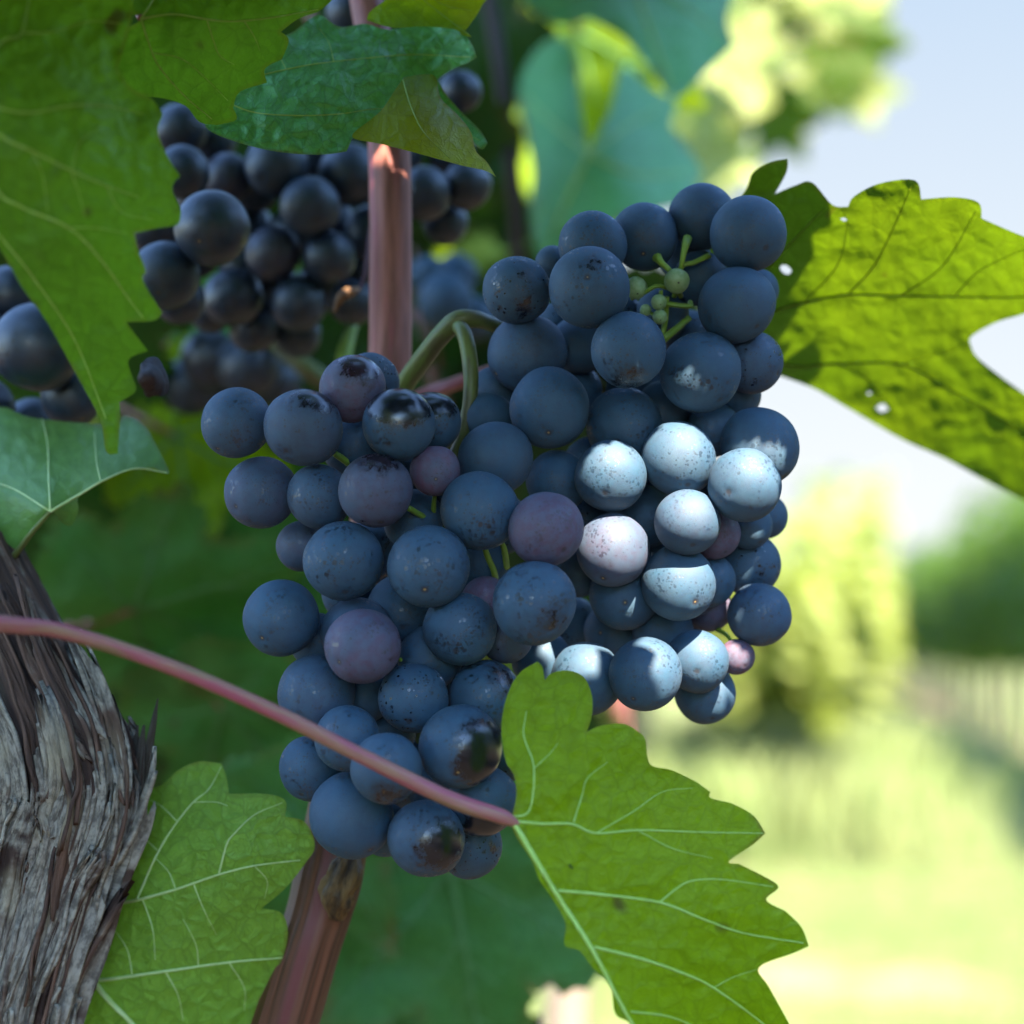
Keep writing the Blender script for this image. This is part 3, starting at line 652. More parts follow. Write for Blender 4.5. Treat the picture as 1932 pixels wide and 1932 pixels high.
# stems of the two bunches
tube('rachis', [(735,790,.458,19),(762,728,.455,19),(795,680,.450,19),(830,635,.446,19),(862,606,.444,20),(895,602,.444,17),(930,612,.447,14),(1010,640,.452,12),(1120,700,.455,11),(1200,850,.456,10),(1240,1050,.456,9),(1250,1250,.455,7)], STEM, bunchB, n=70)
tube('rachis', [(862,612,.444,14),(876,630,.440,15),(886,680,.438,15),(888,740,.437,14),(876,810,.437,12),(855,860,.438,10),(800,1000,.440,9),(780,1200,.440,8),(790,1400,.440,7),(800,1520,.438,5)], STEM, bunchA, n=60)
for q, m, par in (
    ([(1235,482,.437,11),(1241,487,.4345,9),(1249,497,.433,6),(1266,515,.433,5),(1285,560,.437,5)], STEM_G, bunchB), ([(1297,450,.436,9),(1294,460,.434,8),(1290,478,.433,6),(1286,500,.433,5),(1280,540,.437,5)], STEM_G, bunchB),
    ([(1338,482,.436,6),(1310,495,.434,5),(1284,506,.434,5),(1272,560,.438,5)], STEM_G, bunchB), ([(1192,563,.438,4),(1215,553,.435,4),(1240,540,.434,4),(1275,548,.436,4)], STEM_G, bunchB),
    ([(1247,548,.434,4),(1248,575,.435,4),(1262,574,.434,5),(1300,578,.434,5),(1302,570,.436,5)], STEM_G, bunchB), ([(1258,560,.434,5),(1256,600,.436,5),(1250,640,.437,6),(1262,632,.436,7),(1300,600,.440,6)], STEM_G, bunchB),
    ([(1240,600,.435,4),(1225,590,.436,3),(1200,595,.438,3),(1190,590,.44,3)], STEM_G, bunchB),
    ([(630,855,.424,6),(650,868,.425,7),(665,880,.428,7),(700,900,.435,7)], STEM_G, bunchA), ([(770,958,.418,6),(790,970,.422,6),(812,982,.426,7),(830,1000,.432,7)], STEM_G, bunchA),
    ([(820,935,.420,4),(818,960,.424,5),(818,985,.428,6)], STEM_G, bunchA), ([(912,1025,.421,5),(920,1050,.424,6),(932,1078,.428,6),(935,1100,.434,6)], STEM_G, bunchA),
    ([(945,1020,.421,5),(952,1040,.424,6),(956,1070,.430,6)], STEM_G, bunchA), ([(755,1245,.42,4),(775,1235,.423,5),(800,1220,.428,5)], STEM_G, bunchA),
    ([(1210,1180,.44,5),(1222,1190,.442,6),(1235,1210,.446,6)], STEM_G, bunchB), ([(1385,1222,.438,3),(1372,1200,.440,4),(1350,1185,.445,5)], STEM_G, bunchB)):
    tube('pedicel', q, m, par, n=20, seg=8)

# ------------------------------------------------------------------ hero leaves
class TPS:
    def __init__(s, pts):
        p = np.array(pts, float); s.c = p[:, :2] / 1000; n = len(p); K = s.k(s.c, s.c); Q = np.hstack([np.ones((n, 1)), s.c])
        M = np.zeros((n + 3, n + 3)); M[:n, :n] = K + np.eye(n) * 1e-6; M[:n, n:] = Q; M[n:, :n] = Q.T
        s.w = np.linalg.solve(M, np.concatenate([p[:, 2], np.zeros(3)]))
    def k(s, a, b):
        r2 = ((a[:, None] - b[None]) ** 2).sum(2) + 1e-12; return r2 * np.log(r2) * .5
    def __call__(s, q):
        q = np.atleast_2d(np.array(q, float)) / 1000; return np.hstack([s.k(q, s.c), np.ones((len(q), 1)), q]) @ s.w
def hero_leaf(label, outline, ctrl, veins, mat, junction, vmat=None, step=8, sharp=(), holes=(), wob=.0005, quilt=0.0, group=None, petiole=None, sub=5, pmat=None, name='vine_leaf', parent=None, pname='blade', seed=1, vside=-1):
    """outline and veins on the picture grid, ctrl = x, y, distance: the leaf's real bent surface"""
    T = TPS(ctrl); dj = float(T([junction])[0])
    if parent is None:
        root = empty(name, P(junction[0], junction[1], dj)); tag(root, label, 'leaf', group)
    else: root = parent
    poly = round_poly(outline, sub, set(sharp))
    v, f, rim = fill(poly, step, holes, seed=seed)
    dd = T(v)
    def bumpf(x, y):
        b = wob * (noise.noise(Vector((x * .012, y * .012, seed))) + .5 * noise.noise(Vector((x * .035, y * .035, seed + 5))))
        if quilt:
            ds, _ = noise.voronoi(Vector((x * .022, y * .03, seed)), distance_metric='DISTANCE'); b -= quilt * min(1, (ds[1] - ds[0]) * 2.2)
        return b
    V = [P(x, y, d_ + bumpf(x, y)) for (x, y), d_ in zip(v, dd)]
    u = U(dj); UV = [(x * u, -y * u) for x, y in v]
    obj(pname, V, f, mat, root, uv=UV, attrs={'rim': rim})
    VV, VF, VU = [], [], []
    for vs in veins:
        pts, w0, w1 = vs
        s = spline(pts, max(8, len(pts) * 10)); ds = T(s); n = len(s)
        path = [P(x, y, d_ + bumpf(x, y) + vside * w0 * u * 0.35) for (x, y), d_ in zip(s, ds)]
        a_, b_, c_ = tube_geo(path, [(w0 + (w1 - w0) * i / (n - 1)) * u * (1 + .12 * noise.noise(Vector((i * .7, w0, 1)))) for i in range(n)], 8, cap=False); k = len(VV)
        VV += a_; VF += [tuple(q + k for q in t) for t in b_]; VU += c_
    if VV: obj('vein', VV, VF, vmat or VEIN, root, uv=VU)
    if petiole: tube('petiole', petiole, pmat or PETIOLE, root, n=90, seg=24, disp=lambda th, L, r: r * (1 + .035 * math.sin(th * 6 + L * 8) + .05 * noise.noise(Vector((math.cos(th) * 2, math.sin(th) * 2, L * 90)))))
    return root

def z3(l): return [(888.7 + x * .3801, 1197.8 + y * .3801) for x, y in l]
def z1(l): return [(x * .48, 1004.6 + y * .48) for x, y in l]
# front leaf with the long red stalk
o6 = z3([(205,905),(225,800),(215,700),(170,620),(150,450),(180,300),(240,190),(330,132),(355,160),(367,225),(400,190),(480,176),(560,210),(600,300),(600,400),(575,480),(650,450),(760,443),(830,480),(865,520),(875,600),(900,650),(1000,672),(1120,730),(1188,780),(1190,810),(1290,835),(1400,895),(1462,985),(1400,1040),(1280,1122),(1330,1135),(1440,1190),(1527,1250),(1465,1315),(1560,1370),(1640,1450),(1677,1545),(1600,1580),(1430,1650),(1480,1750),(1580,1932),(1660,2100),(1560,2200),(1380,2230),(1300,2400),(1120,2330),(980,2200),(860,2050),(790,1930),(715,1880),(690,1730),(610,1660),(540,1570),(465,1540),(470,1440),(440,1370),(390,1290),(340,1220),(300,1120),(215,985)])
hero_leaf('green leaf in front at bottom right on a long red stalk', o6,
    [(965,1545,.386),(1000,1270,.396),(1110,1300,.398),(1250,1480,.398),(1440,1570,.396),(1500,1780,.394),(1180,1932,.384),(1300,1932,.392),(1080,1760,.384),(1100,1450,.391),(1200,1650,.389),(1450,2050,.4)],
    [(z3([(200,912),(300,1080),(420,1280),(600,1560),(800,1932),(1000,2200)]),5.5,3),(z3([(205,925),(350,938),(500,940),(620,985),(830,970),(1150,980),(1450,985)]),3.2,1),
     (z3([(205,905),(290,870),(312,660),(262,500),(275,380)]),2.4,.8),(z3([(310,665),(390,590),(430,540)]),1.2,.6),(z3([(510,930),(550,800),(580,710),(680,630)]),1.6,.7),(z3([(430,1270),(650,1290),(940,1330),(1150,1410),(1350,1480),(1650,1530)]),3.2,1.2),
     (z3([(940,1325),(1020,1260),(1100,1220),(1250,1215),(1500,1250)]),2,.8),(z3([(610,1550),(850,1610),(1050,1680),(1200,1750),(1450,1932),(1600,2080)]),3.2,1.4),(z3([(790,1870),(1000,1900),(1200,1990)]),2,1),
     (z3([(620,985),(800,880),(950,780),(1100,760)]),1.2,.5),(z3([(830,972),(1000,1060),(1200,1110)]),1.1,.5),(z3([(1200,1755),(1300,1700),(1420,1660)]),1.1,.5)],
    LEAF_FRONT, (965,1545), vmat=VEIN_DARK, step=7, sharp=(7,9,15,23,24,26,28,31,32,35,37), seed=6, wob=.0009, quilt=.0003,
    holes=[(1077,1635,6,3,.8)], petiole=[(-160,1168,.352,18),(-60,1172,.358,17),(30,1180,.364,16),(120,1192,.369,14),(300,1250,.374,14),(500,1335,.379,14),(700,1435,.383,14.5),(850,1508,.385,15),(930,1535,.3855,14.5),(955,1544,.3857,13),(978,1556,.386,6)])
# pale leaf at the lower left, seen from below
o7 = z1([(335,1720),(300,1500),(330,1250),(470,1000),(540,880),(580,900),(602,960),(605,1005),(640,990),(700,935),(780,900),(870,908),(890,960),(900,1027),(1050,1028),(1122,1055),(1120,1117),(1200,1140),(1238,1230),(1200,1300),(1120,1400),(1028,1477),(1110,1500),(1130,1600),(1080,1760),(1050,1900),(1000,2060),(860,2140),(700,2120),(560,2240),(400,2160),(330,2080),(290,1950),(300,1800)])
hero_leaf('veined pale green leaf underside between the shaggy trunk and lower cane', o7,
    [(160,1830,.452),(130,1650,.458),(280,1470,.452),(420,1445,.447),(590,1590,.440),(520,1720,.444),(300,1680,.443),(400,1600,.439),(350,1850,.448),(530,1850,.452),(400,2050,.46),(430,1500,.443)],
    [(z1([(335,1720),(420,1830),(520,1932),(640,2080)]),6,4),(z1([(335,1722),(380,1752),(420,1757),(650,1725),(900,1690),(1110,1672)]),4.6,1.2),(z1([(335,1720),(350,1560),(410,1477),(560,1440),(700,1400),(860,1345),(1000,1310),(1180,1288)]),4.2,1.0),
     (z1([(540,1440),(570,1370),(620,1260),(680,1160),(760,1060),(820,1010),(870,920)]),2.6,.7),(z1([(860,1345),(890,1230),(920,1185),(1000,1110),(1110,1062)]),1.9,.6),(z1([(690,1400),(660,1330),(610,1280)]),1.2,.5),(z1([(620,1250),(560,1200),(500,1190)]),1.4,.5),(z1([(700,1140),(640,1080),(590,1050)]),1.3,.5),(z1([(760,1060),(850,1060),(895,1075)]),1.1,.5),
     (z1([(560,1440),(600,1560),(610,1680)]),1.4,.5),(z1([(760,1380),(800,1480),(850,1580)]),1.4,.5),(z1([(650,1725),(700,1820),(720,1920)]),1.5,.6),(z1([(520,1740),(500,1640),(450,1560)]),1.3,.5),(z1([(780,1705),(770,1620),(720,1520)]),1.2,.5),(z1([(900,1690),(960,1790),(960,1880)]),1.3,.5),(z1([(1000,1310),(1050,1370),(1040,1440)]),1,.4)],
    LEAF_UNDER, (161,1830), step=6.5, sharp=(7,11,13,16,21), seed=7, wob=.0009, quilt=.00015, petiole=[(161,1830,.452,7),(120,1800,.46,7),(60,1760,.475,8),(0,1700,.49,9)], pmat=STEM)
# large hanging leaf at the upper left
o1 = [(-80,180),(-220,60),(-190,-120),(-40,-160),(60,-80),(150,-110),(240,-50),(250,20),(240,70),(222,130),(250,168),(285,185),(308,216),(298,250),(318,298),(340,332),(328,345),(326,362),(342,398),(335,424),(300,430),(254,440),(260,470),(275,510),(270,530),(306,590),(290,605),(238,608),(262,640),(279,662),(243,678),(250,712),(256,738),(226,758),(226,800),(222,856),(200,852),(188,790),(140,700),(90,610),(40,540),(0,470),(-60,400),(-130,300)]
hero_leaf('large green leaf hanging at the upper left in front of the shaded grapes', o1,
    [(-80,180,.352),(60,60,.362),(230,60,.372),(150,250,.360),(330,340,.376),(0,470,.366),(110,450,.362),(300,590,.38),(215,850,.39),(140,690,.384),(-120,0,.36),(250,210,.371),(330,410,.378)],
    [([(-80,180),(0,255),(60,285),(135,322),(200,350),(262,372)],3.2,1.0),([(-80,180),(-10,350),(40,390),(130,430),(190,490),(240,560),(270,600)],3.2,1.2),([(-80,180),(40,212),(130,200),(200,200),(270,215)],2.4,.8),([(-80,180),(-40,380),(60,520),(140,640),(200,790)],2.6,1.2),([(-80,180),(0,82),(40,62),(60,-30)],2.8,1.2),
     ([(40,62),(100,60),(170,40),(230,45)],1.6,.7),([(135,322),(150,270),(190,240)],1.2,.5),([(60,285),(80,330),(90,400)],1.2,.5),([(135,322),(150,370),(160,410)],1.1,.5),([(130,430),(180,430),(240,440)],1.2,.5),([(200,350),(230,400),(290,415)],1.1,.5)],
    LEAF_LEFT, (-80,180), vmat=VEIN_DARK, step=8, sharp=(9,12,15,18,21,25,27,29,31,33,35), seed=3, wob=.0012, quilt=.0004, petiole=[(-80,180,.352,9),(-160,150,.356,9),(-300,60,.38,10)])
# second leaf at the top
o2 = [(266,35),(190,10),(180,-60),(230,-140),(330,-170),(420,-220),(520,-150),(640,-130),(700,-40),(640,-10),(618,8),(600,22),(562,36),(530,60),(545,76),(532,112),(500,130),(504,156),(452,174),(440,204),(446,226),(410,236),(376,230),(350,200),(310,186),(250,176),(190,140),(190,80)]
hero_leaf('dark green leaf overlapping at the top, left of the quilted leaf', o2,
    [(266,35,.392),(230,130,.394),(440,220,.412),(520,100,.409),(620,0,.41),(400,60,.398),(350,200,.406),(450,-150,.41),(230,-100,.40),(500,40,.402)],
    [([(266,35),(330,27),(420,40),(500,35),(600,18)],2.4,.9),([(266,35),(280,80),(300,125),(345,178),(400,225)],2.2,.9),([(266,35),(330,-60),(420,-180)],2.4,1),([(390,36),(402,75),(415,105),(442,122)],1.4,.6),([(460,38),(480,70),(490,95)],1.3,.5),([(290,100),(340,110),(380,140),(430,190)],1.2,.5)],
    LEAF_LEFT, (266,35), vmat=VEIN_DARK, step=8, sharp=(10,13,15,17,19,21), seed=9, wob=.0012, quilt=.0004, petiole=[(266,35,.392,7),(240,-20,.40,7),(200,-120,.42,8)])
# quilted leaf at the top
o3 = [(440,150),(452,110),(500,95),(528,72),(556,58),(600,28),(640,50),(690,45),(735,56),(800,42),(860,50),(888,80),(900,108),(884,118),(852,132),(826,150),(842,178),(870,210),(906,246),(920,270),(908,282),(880,262),(840,250),(780,240),(720,248),(664,262),(654,286),(600,292),(520,286),(440,266),(388,240),(400,205)]
L3 = hero_leaf('quilted bluish green leaf at the top with brown tips and a folded lobe', o3,
    [(440,150,.432),(640,60,.446),(800,50,.450),(895,105,.441),(840,170,.447),(915,268,.440),(760,200,.441),(660,262,.430),(520,280,.424),(392,240,.424),(600,180,.431),(720,130,.440),(540,90,.438)],
    [([(420,160),(480,145),(540,131),(600,120),(690,110),(780,103),(890,108)],1.6,.7),([(420,190),(480,212),(560,218),(640,215),(720,205),(800,215),(905,265)],1.4,.6),([(540,131),(530,105),(545,75)],.9,.5),([(630,116),(620,80),(600,50)],.9,.5)],
    LEAF_TOP, (430,160), vmat=VEIN_DARK, step=4.5, sharp=(12,15,19,25,26), seed=4, wob=.0012, quilt=.0008, petiole=[(430,160,.432,6),(380,140,.44,6),(300,100,.46,7)], vside=-.3)
hero_leaf('', [(700,225),(722,205),(745,170),(762,146),(800,140),(822,146),(832,185),(862,215),(888,248),(898,285),(918,305),(936,334),(915,322),(870,312),(790,290),(720,272),(664,258)],
    [(664,258,.4285),(760,150,.436),(830,180,.437),(936,332,.428),(870,310,.4255),(760,270,.424),(800,200,.430),(700,228,.431)],
    [([(760,150),(775,200),(800,250),(850,300)],1.2,.6)], LEAF_YELLOW, (664,258), vmat=VEIN_DARK, step=5, sharp=(3,11), seed=5, parent=L3, pname='folded_lobe')
o4 = [(692,38),(700,20),(740,-10),(790,-60),(900,-90),(960,-40),(935,-15),(914,4),(900,28),(878,58),(890,70),(872,66),(858,56),(800,50),(740,52)]
hero_leaf('yellowish curled leaf at the top edge above the quilted leaf', o4,
    [(692,38,.443),(800,48,.441),(880,60,.444),(915,0,.448),(760,-30,.443),(900,-80,.445),(820,10,.446)],
    [([(760,-40),(800,0),(850,40),(885,66)],1.2,.6),([(790,-20),(840,10),(890,20)],1,.5)], LEAF_YELLOW, (760,-40), vmat=VEIN_DARK, step=6, sharp=(0,9,10), seed=12, petiole=[(760,-40,.45,6),(700,-90,.46,6),(640,-160,.48,7)])
# sunlit leaf at the right
o5 = [(1380,640),(1330,520),(1350,430),(1405,362),(1420,326),(1455,306),(1486,300),(1484,325),(1462,366),(1500,350),(1532,344),(1570,386),(1600,390),(1612,370),(1660,346),(1726,340),(1738,376),(1800,372),(1846,382),(1852,412),(1932,446),(2010,470),(2080,540),(2010,560),(1932,592),(1880,608),(1834,634),(1832,652),(1850,680),(1932,742),(2020,800),(2060,900),(2040,1000),(1932,944),(1850,902),(1780,864),(1700,828),(1600,770),(1540,735),(1480,712),(1420,690)]
hero_leaf('large sun-soaked yellow-green leaf with small holes at the right edge', o5,
    [(1380,640,.486),(1440,340,.458),(1600,390,.453),(1730,350,.447),(1850,405,.452),(1932,450,.455),(1932,580,.484),(1840,650,.497),(1932,760,.512),(1932,930,.535),(1700,820,.522),(1500,710,.506),(1650,560,.480),(1700,690,.502),(2050,550,.478),(2040,950,.54)],
    [([(1380,640),(1450,592),(1530,568),(1600,556),(1700,558),(1800,560),(1932,560),(2050,545)],5,1.6),([(1380,640),(1480,688),(1580,686),(1700,688),(1800,740),(1932,820),(2030,930)],5,1.6),([(1380,640),(1440,520),(1520,430),(1560,390)],3.4,1),([(1600,556),(1650,500),(1690,420),(1720,350)],2.4,.8),([(1700,558),(1780,500),(1840,400)],2.2,.8),
     ([(1800,560),(1850,510),(1932,470)],1.8,.8),([(1580,686),(1640,720),(1700,800)],2,.8),([(1700,688),(1760,670),(1830,650)],1.8,.7),([(1520,568),(1580,500),(1600,420)],2,.7)],
    LEAF_SOAKED, (1380,640), vmat=VEIN_SOAKED, step=7, sharp=(6,8,12,16,19), seed=15, wob=.0016, quilt=.0004,
    holes=[(1592,414,6,3.5,.3),(1482,508,14,8,.6),(1665,770,11,8,.2),(1640,742,4,3,0)], petiole=[(1380,640,.486,9),(1300,640,.487,9),(1150,600,.485,10),(1000,520,.50,10)])
# folded bluish leaf at the left
o8 = [(95,965),(62,1004),(36,1036),(0,1052),(-70,1040),(-130,900),(-80,800),(0,768),(60,788),(200,800),(236,784),(272,802),(300,850),(319,893),(290,882),(250,884),(200,905),(150,936),(148,960),(140,985),(130,993),(115,985)]
hero_leaf('bluish folded leaf at the left above the trunk', o8,
    [(95,965,.442),(0,780,.47),(-100,880,.462),(236,786,.470),(319,892,.452),(200,905,.445),(150,840,.46),(130,992,.446),(40,1030,.448),(-60,1000,.458)],
    [([(95,965),(150,933),(200,904),(255,884),(316,892)],3.0,1.2),([(95,965),(92,900),(90,840),(80,790)],2.2,.9),([(190,907),(182,870),(178,815)],1.6,.7),([(95,965),(20,920),(-60,900)],2,.9)],
    LEAF_FOLD, (95,965), step=7, sharp=(14,21), seed=18, wob=.0008, petiole=[(95,965,.442,4),(60,1005,.444,5),(30,1045,.448,6),(-20,1100,.455,7)], pmat=STEM)
# dead crumpled scrap hanging on the big leaf
sv, sf, _ = fill(round_poly([(264,692),(275,684),(292,680),(306,704),(312,728),(304,744),(282,748),(272,742)], 3), 4)
T_ = TPS([(264,692,.392),(306,704,.402),(304,744,.398),(276,744,.392),(290,712,.388)])
so = obj('dead_leaf_scrap', [P(x, y, dd + .0025 * noise.noise(Vector((x * .06, y * .06, 2)))) for (x, y), dd in zip(sv, T_(sv))], sf, DRY, origin=P(290, 712, .395))
tag(so, 'dark brown dried leaf scrap stuck to the edge of the large hanging leaf', 'dead leaf'); md = so.modifiers.new('thick', 'SOLIDIFY'); md.thickness = .0008

# ------------------------------------------------------------------ canes, stalks, trunk
cane = empty('vine_cane', P(735, 300, .478)); tag(cane, 'pink-barked cane running up between the bunches and down to the woody node', 'cane')
def cane_disp(th, L, r): return r * (1 + .03 * noise.noise(Vector((math.cos(th) * 3, math.sin(th) * 3, L * 14))) + .02 * math.sin(th * 9))
tube('upper_shoot', [(640,-420,.52,30),(672,-160,.50,31),(692,0,.488,32),(722,150,.480,36),(734,280,.478,40),(737,420,.476,40.5),(737,560,.474,40.5),(735,680,.472,41),(725,820,.471,43),(705,1000,.470,46),(680,1200,.466,50),(655,1450,.461,54)], CANE, cane, n=110, seg=26, disp=cane_disp)
tube('lower_cane', [(655,1440,.461,54),(640,1530,.459,58),(630,1600,.458,62),(618,1660,.457,64),(602,1720,.456,61),(580,1790,.455,60),(540,1925,.455,61),(500,2050,.456,62),(440,2300,.46,64),(380,2700,.47,66)], CANE_LOW, cane, n=110, seg=40, disp=lambda th, L, r: r * (1 + .03 * math.sin(th * 11 + L * 30) + .05 * noise.noise(Vector((math.cos(th) * 4, math.sin(th) * 4, L * 20)))))
def lump(th, L, r): return r * (1 + .35 * noise.noise(Vector((math.cos(th) * 2.2, math.sin(th) * 2.2, L * 260))) + .16 * noise.noise(Vector((math.cos(th) * 8, math.sin(th) * 8, L * 700))))
tube('node', [(668,1612,.447,8),(658,1630,.445,27),(648,1655,.4435,31),(638,1685,.4435,33),(636,1712,.4445,26),(640,1732,.4465,9)], NODE, cane, n=60, seg=40, disp=lump)
tube('bud_scale', [(676,1612,.448,2),(672,1625,.446,10),(664,1650,.445,13),(655,1680,.4445,9),(648,1700,.445,2)], NODE, cane, n=30, seg=20, disp=lump)
tg = tube('tendril', [(700,430,.50,4),(694,470,.497,4),(688,520,.494,3.5),(676,548,.492,3)], STEM_R, None, origin=P(690, 480, .496))
tag(tg, 'thin reddish tendril stub hanging beside the pink cane', 'tendril')
dt = tube('dried_flower_tip', [(678,545,.492,3),(668,548,.491,7),(656,552,.490,9),(645,560,.489,9),(636,575,.489,6),(630,590,.489,2)], DRY_L, None, disp=lump, seg=20, origin=P(655, 555, .49))
tag(dt, 'dried tan flower remnant beside the pink cane', 'dried flower')
for pts, mt, lab in (([(420,560,.62,16),(480,610,.61,17),(560,680,.6,18),(640,740,.6,18)], STEM, 'blurred green stalk slanting below the shaded bunch'),
                     ([(672,600,.54,9),(660,630,.535,12),(648,680,.53,14),(640,740,.53,14)], STEM_G, 'short yellow-green stalk beside the pink cane'),
                     ([(760,770,.50,14),(800,745,.50,14),(850,727,.505,13),(960,690,.51,13)], CANE, 'pale tan shoot behind the bent bunch stem'),
                     ([(900,-100,.80,13),(930,40,.78,14),(950,180,.76,14),(975,420,.75,15),(980,700,.75,15)], DARK_BARK, 'blurred dark brown shoot left of the large bluish leaf'),
                     ([(1030,1640,.82,30),(1012,1720,.82,38),(985,1810,.82,42),(930,1930,.82,44),(860,2060,.82,44)], RED_WOOD, 'blurred red-brown shoot left of the front leaf at the bottom edge'),
                     ([(1150,1240,.95,15),(1166,1310,.95,16),(1174,1380,.95,16),(1180,1480,.95,16)], RED_WOOD, 'thin blurred red-brown shoot hanging below the right bunch'),
                     ([(1085,1700,1.25,40),(1075,1850,1.25,44),(1065,2000,1.25,46),(1050,2400,1.25,46)], WOOD, 'blurred grey weathered stake beside the lower edge of the front leaf')):
    o = tube('vine_shoot', pts, mt, None, origin=P(*pts[1][:3])); tag(o, lab, 'shoot')

# trunk: twisted body and many torn strips of bark
TR = [(-230,760,.50,110),(-140,900,.475,118),(-75,1090,.455,128),(-6,1240,.447,138),(58,1400,.444,172),(74,1490,.444,180),(56,1600,.444,166),(28,1740,.444,150),(-14,1932,.446,136),(-50,2200,.45,150),(-60,3200,.46,160),(-60,5200,.47,170),(-60,9600,.47,190)]
ts = np.vstack([spline(TR[:10], 180), spline(TR[9:], 20)[1:]])
tpath = [P(q[0], q[1], q[2]) for q in ts]; trad = [q[3] * U(q[2]) for q in ts]
trunk = empty('grapevine', P(60, 1500, .444)); tag(trunk, 'old grey-brown vine trunk with shaggy peeling bark at the lower left', 'grapevine')
def rid(th, L, twist=2.5, f=9):
    a = th + L * twist
    q = noise.noise(Vector((math.cos(a) * f * .5, math.sin(a) * f * .5, L * 14))); q2 = noise.noise(Vector((math.cos(a) * f * 1.7, math.sin(a) * f * 1.7, L * 22)))
    return (1 - abs(q)) * .12 + (1 - abs(q2)) * .07 + .04 * noise.noise(Vector((math.cos(a) * 30, math.sin(a) * 30, L * 60)))
SEG = 220
tv, tf, tu = tube_geo(tpath, trad, SEG, disp=lambda th, L, r: r * (.83 + rid(th, L)))
body_uv = [(u * .14, v) for u, v in tu]
body = obj('trunk', tv, tf, BARK, trunk, uv=body_uv); body['silver'] = 0.36
# surface frames of the trunk for the strips
def surf(s, ang, lift):
    """s = place along the picture part of the trunk (0..179), ang 0 = towards the camera, + = to the right"""
    i = max(0, min(178, int(s))); f = s - i
    p = tpath[i].lerp(tpath[i + 1], f); r = trad[i] * (1 - f) + trad[i + 1] * f; t = (tpath[i + 1] - tpath[i]).normalized()
    tc = (Vector((0, 0, CAM_H)) - p); tc = (tc - t * tc.dot(t)).normalized(); rt = -t.cross(tc).normalized()
    if (CR.inverted() @ rt).x < 0: rt = -rt
    return p + (tc * math.cos(ang) + rt * math.sin(ang)) * (r * .985 + lift)
br = random.Random(21)
def strip(s0, s1, a0, a1, wd, lift0, lift1, silver, frayed=True, thick=.0007, name='bark_strip'):
    L = 46; W = 14; seed = br.uniform(0, 99); V, F, UV = [], [], []
    ends = [(br.uniform(0, .16), br.uniform(.80, 1.0)) for _ in range(W + 1)] if frayed else [(0, 1)] * (W + 1)
    wob = br.uniform(-.12, .12); curl = br.choice((-.0008, .0006, .0014, .002)); tilt = br.uniform(-.0014, .0014)
    for i in range(L + 1):
        for k in range(W + 1):
            e0, e1 = ends[k]; t = e0 + (e1 - e0) * i / L
            s = s0 + (s1 - s0) * t; q = k / W - .5
            nar = 1 - .5 * (abs(2 * t - 1)) ** 3
            a = a0 + (a1 - a0) * t + wob * math.sin(t * 3.1) * .3 + q * wd * nar + .05 * noise.noise(Vector((t * 5, seed, 0)))
            lift = lift0 + (lift1 - lift0) * (t ** 2 if lift1 > lift0 else 1 - (1 - t) ** 3) + .0009 + curl * (2 * q) ** 2 + tilt * 2 * q + .0007 * noise.noise(Vector((q * 6, t * 4, seed))) + .0007 * noise.noise(Vector((q * 16, t * 2.2, seed)))
            V.append(surf(s, a, lift)); UV.append((q * wd * .02 + seed * .01, t * (s1 - s0) * .0012 + seed))
    n = W + 1
    for i in range(L):
        for k in range(W): F.append((i * n + k, i * n + k + 1, (i + 1) * n + k + 1, (i + 1) * n + k))
    o = obj(name, V, F, BARK, trunk, uv=UV); o['silver'] = silver
    m = o.modifiers.new('thick', 'SOLIDIFY'); m.thickness = thick; m.offset = 0
    return o
for i in range(70):
    s0 = br.uniform(45, 150); ln = br.uniform(25, 70); a = br.uniform(-.6, 1.35)
    strip(s0, min(178, s0 + ln), a, a + br.uniform(-.16, .12), br.choice((.06, .1, .16, .25, .34)), br.uniform(-.0005, .0025), br.uniform(-.0005, .003), br.choice((.15, .25, .3, .45) if s0 + ln * .5 < 92 else (.2, .35, .55, .65, .7, .75)))
for a, s0, s1, wd, sv_ in ((.30, 80, 178, .34, .68), (.75, 84, 178, .22, .62), (-.1, 88, 178, .3, .6), (1.05, 92, 178, .2, .55), (.5, 86, 150, .16, .72)):
    strip(s0, s1, a, a - .12, wd, .0022, .0016, sv_)
for s0, s1, a, wd, l0 in ((100, 70, .2, .30, .007), (96, 62, .75, .2, .006), (118, 88, 1.0, .16, .008), (140, 108, .55, .18, .006), (88, 60, -.2, .3, .006), (150, 120, .95, .14, .007), (75, 50, .5, .2, .006)):
    strip(s1, s0 + 30, a, a - .1, wd, l0, .0005, br.choice((.55, .7, .35)), thick=.0009)
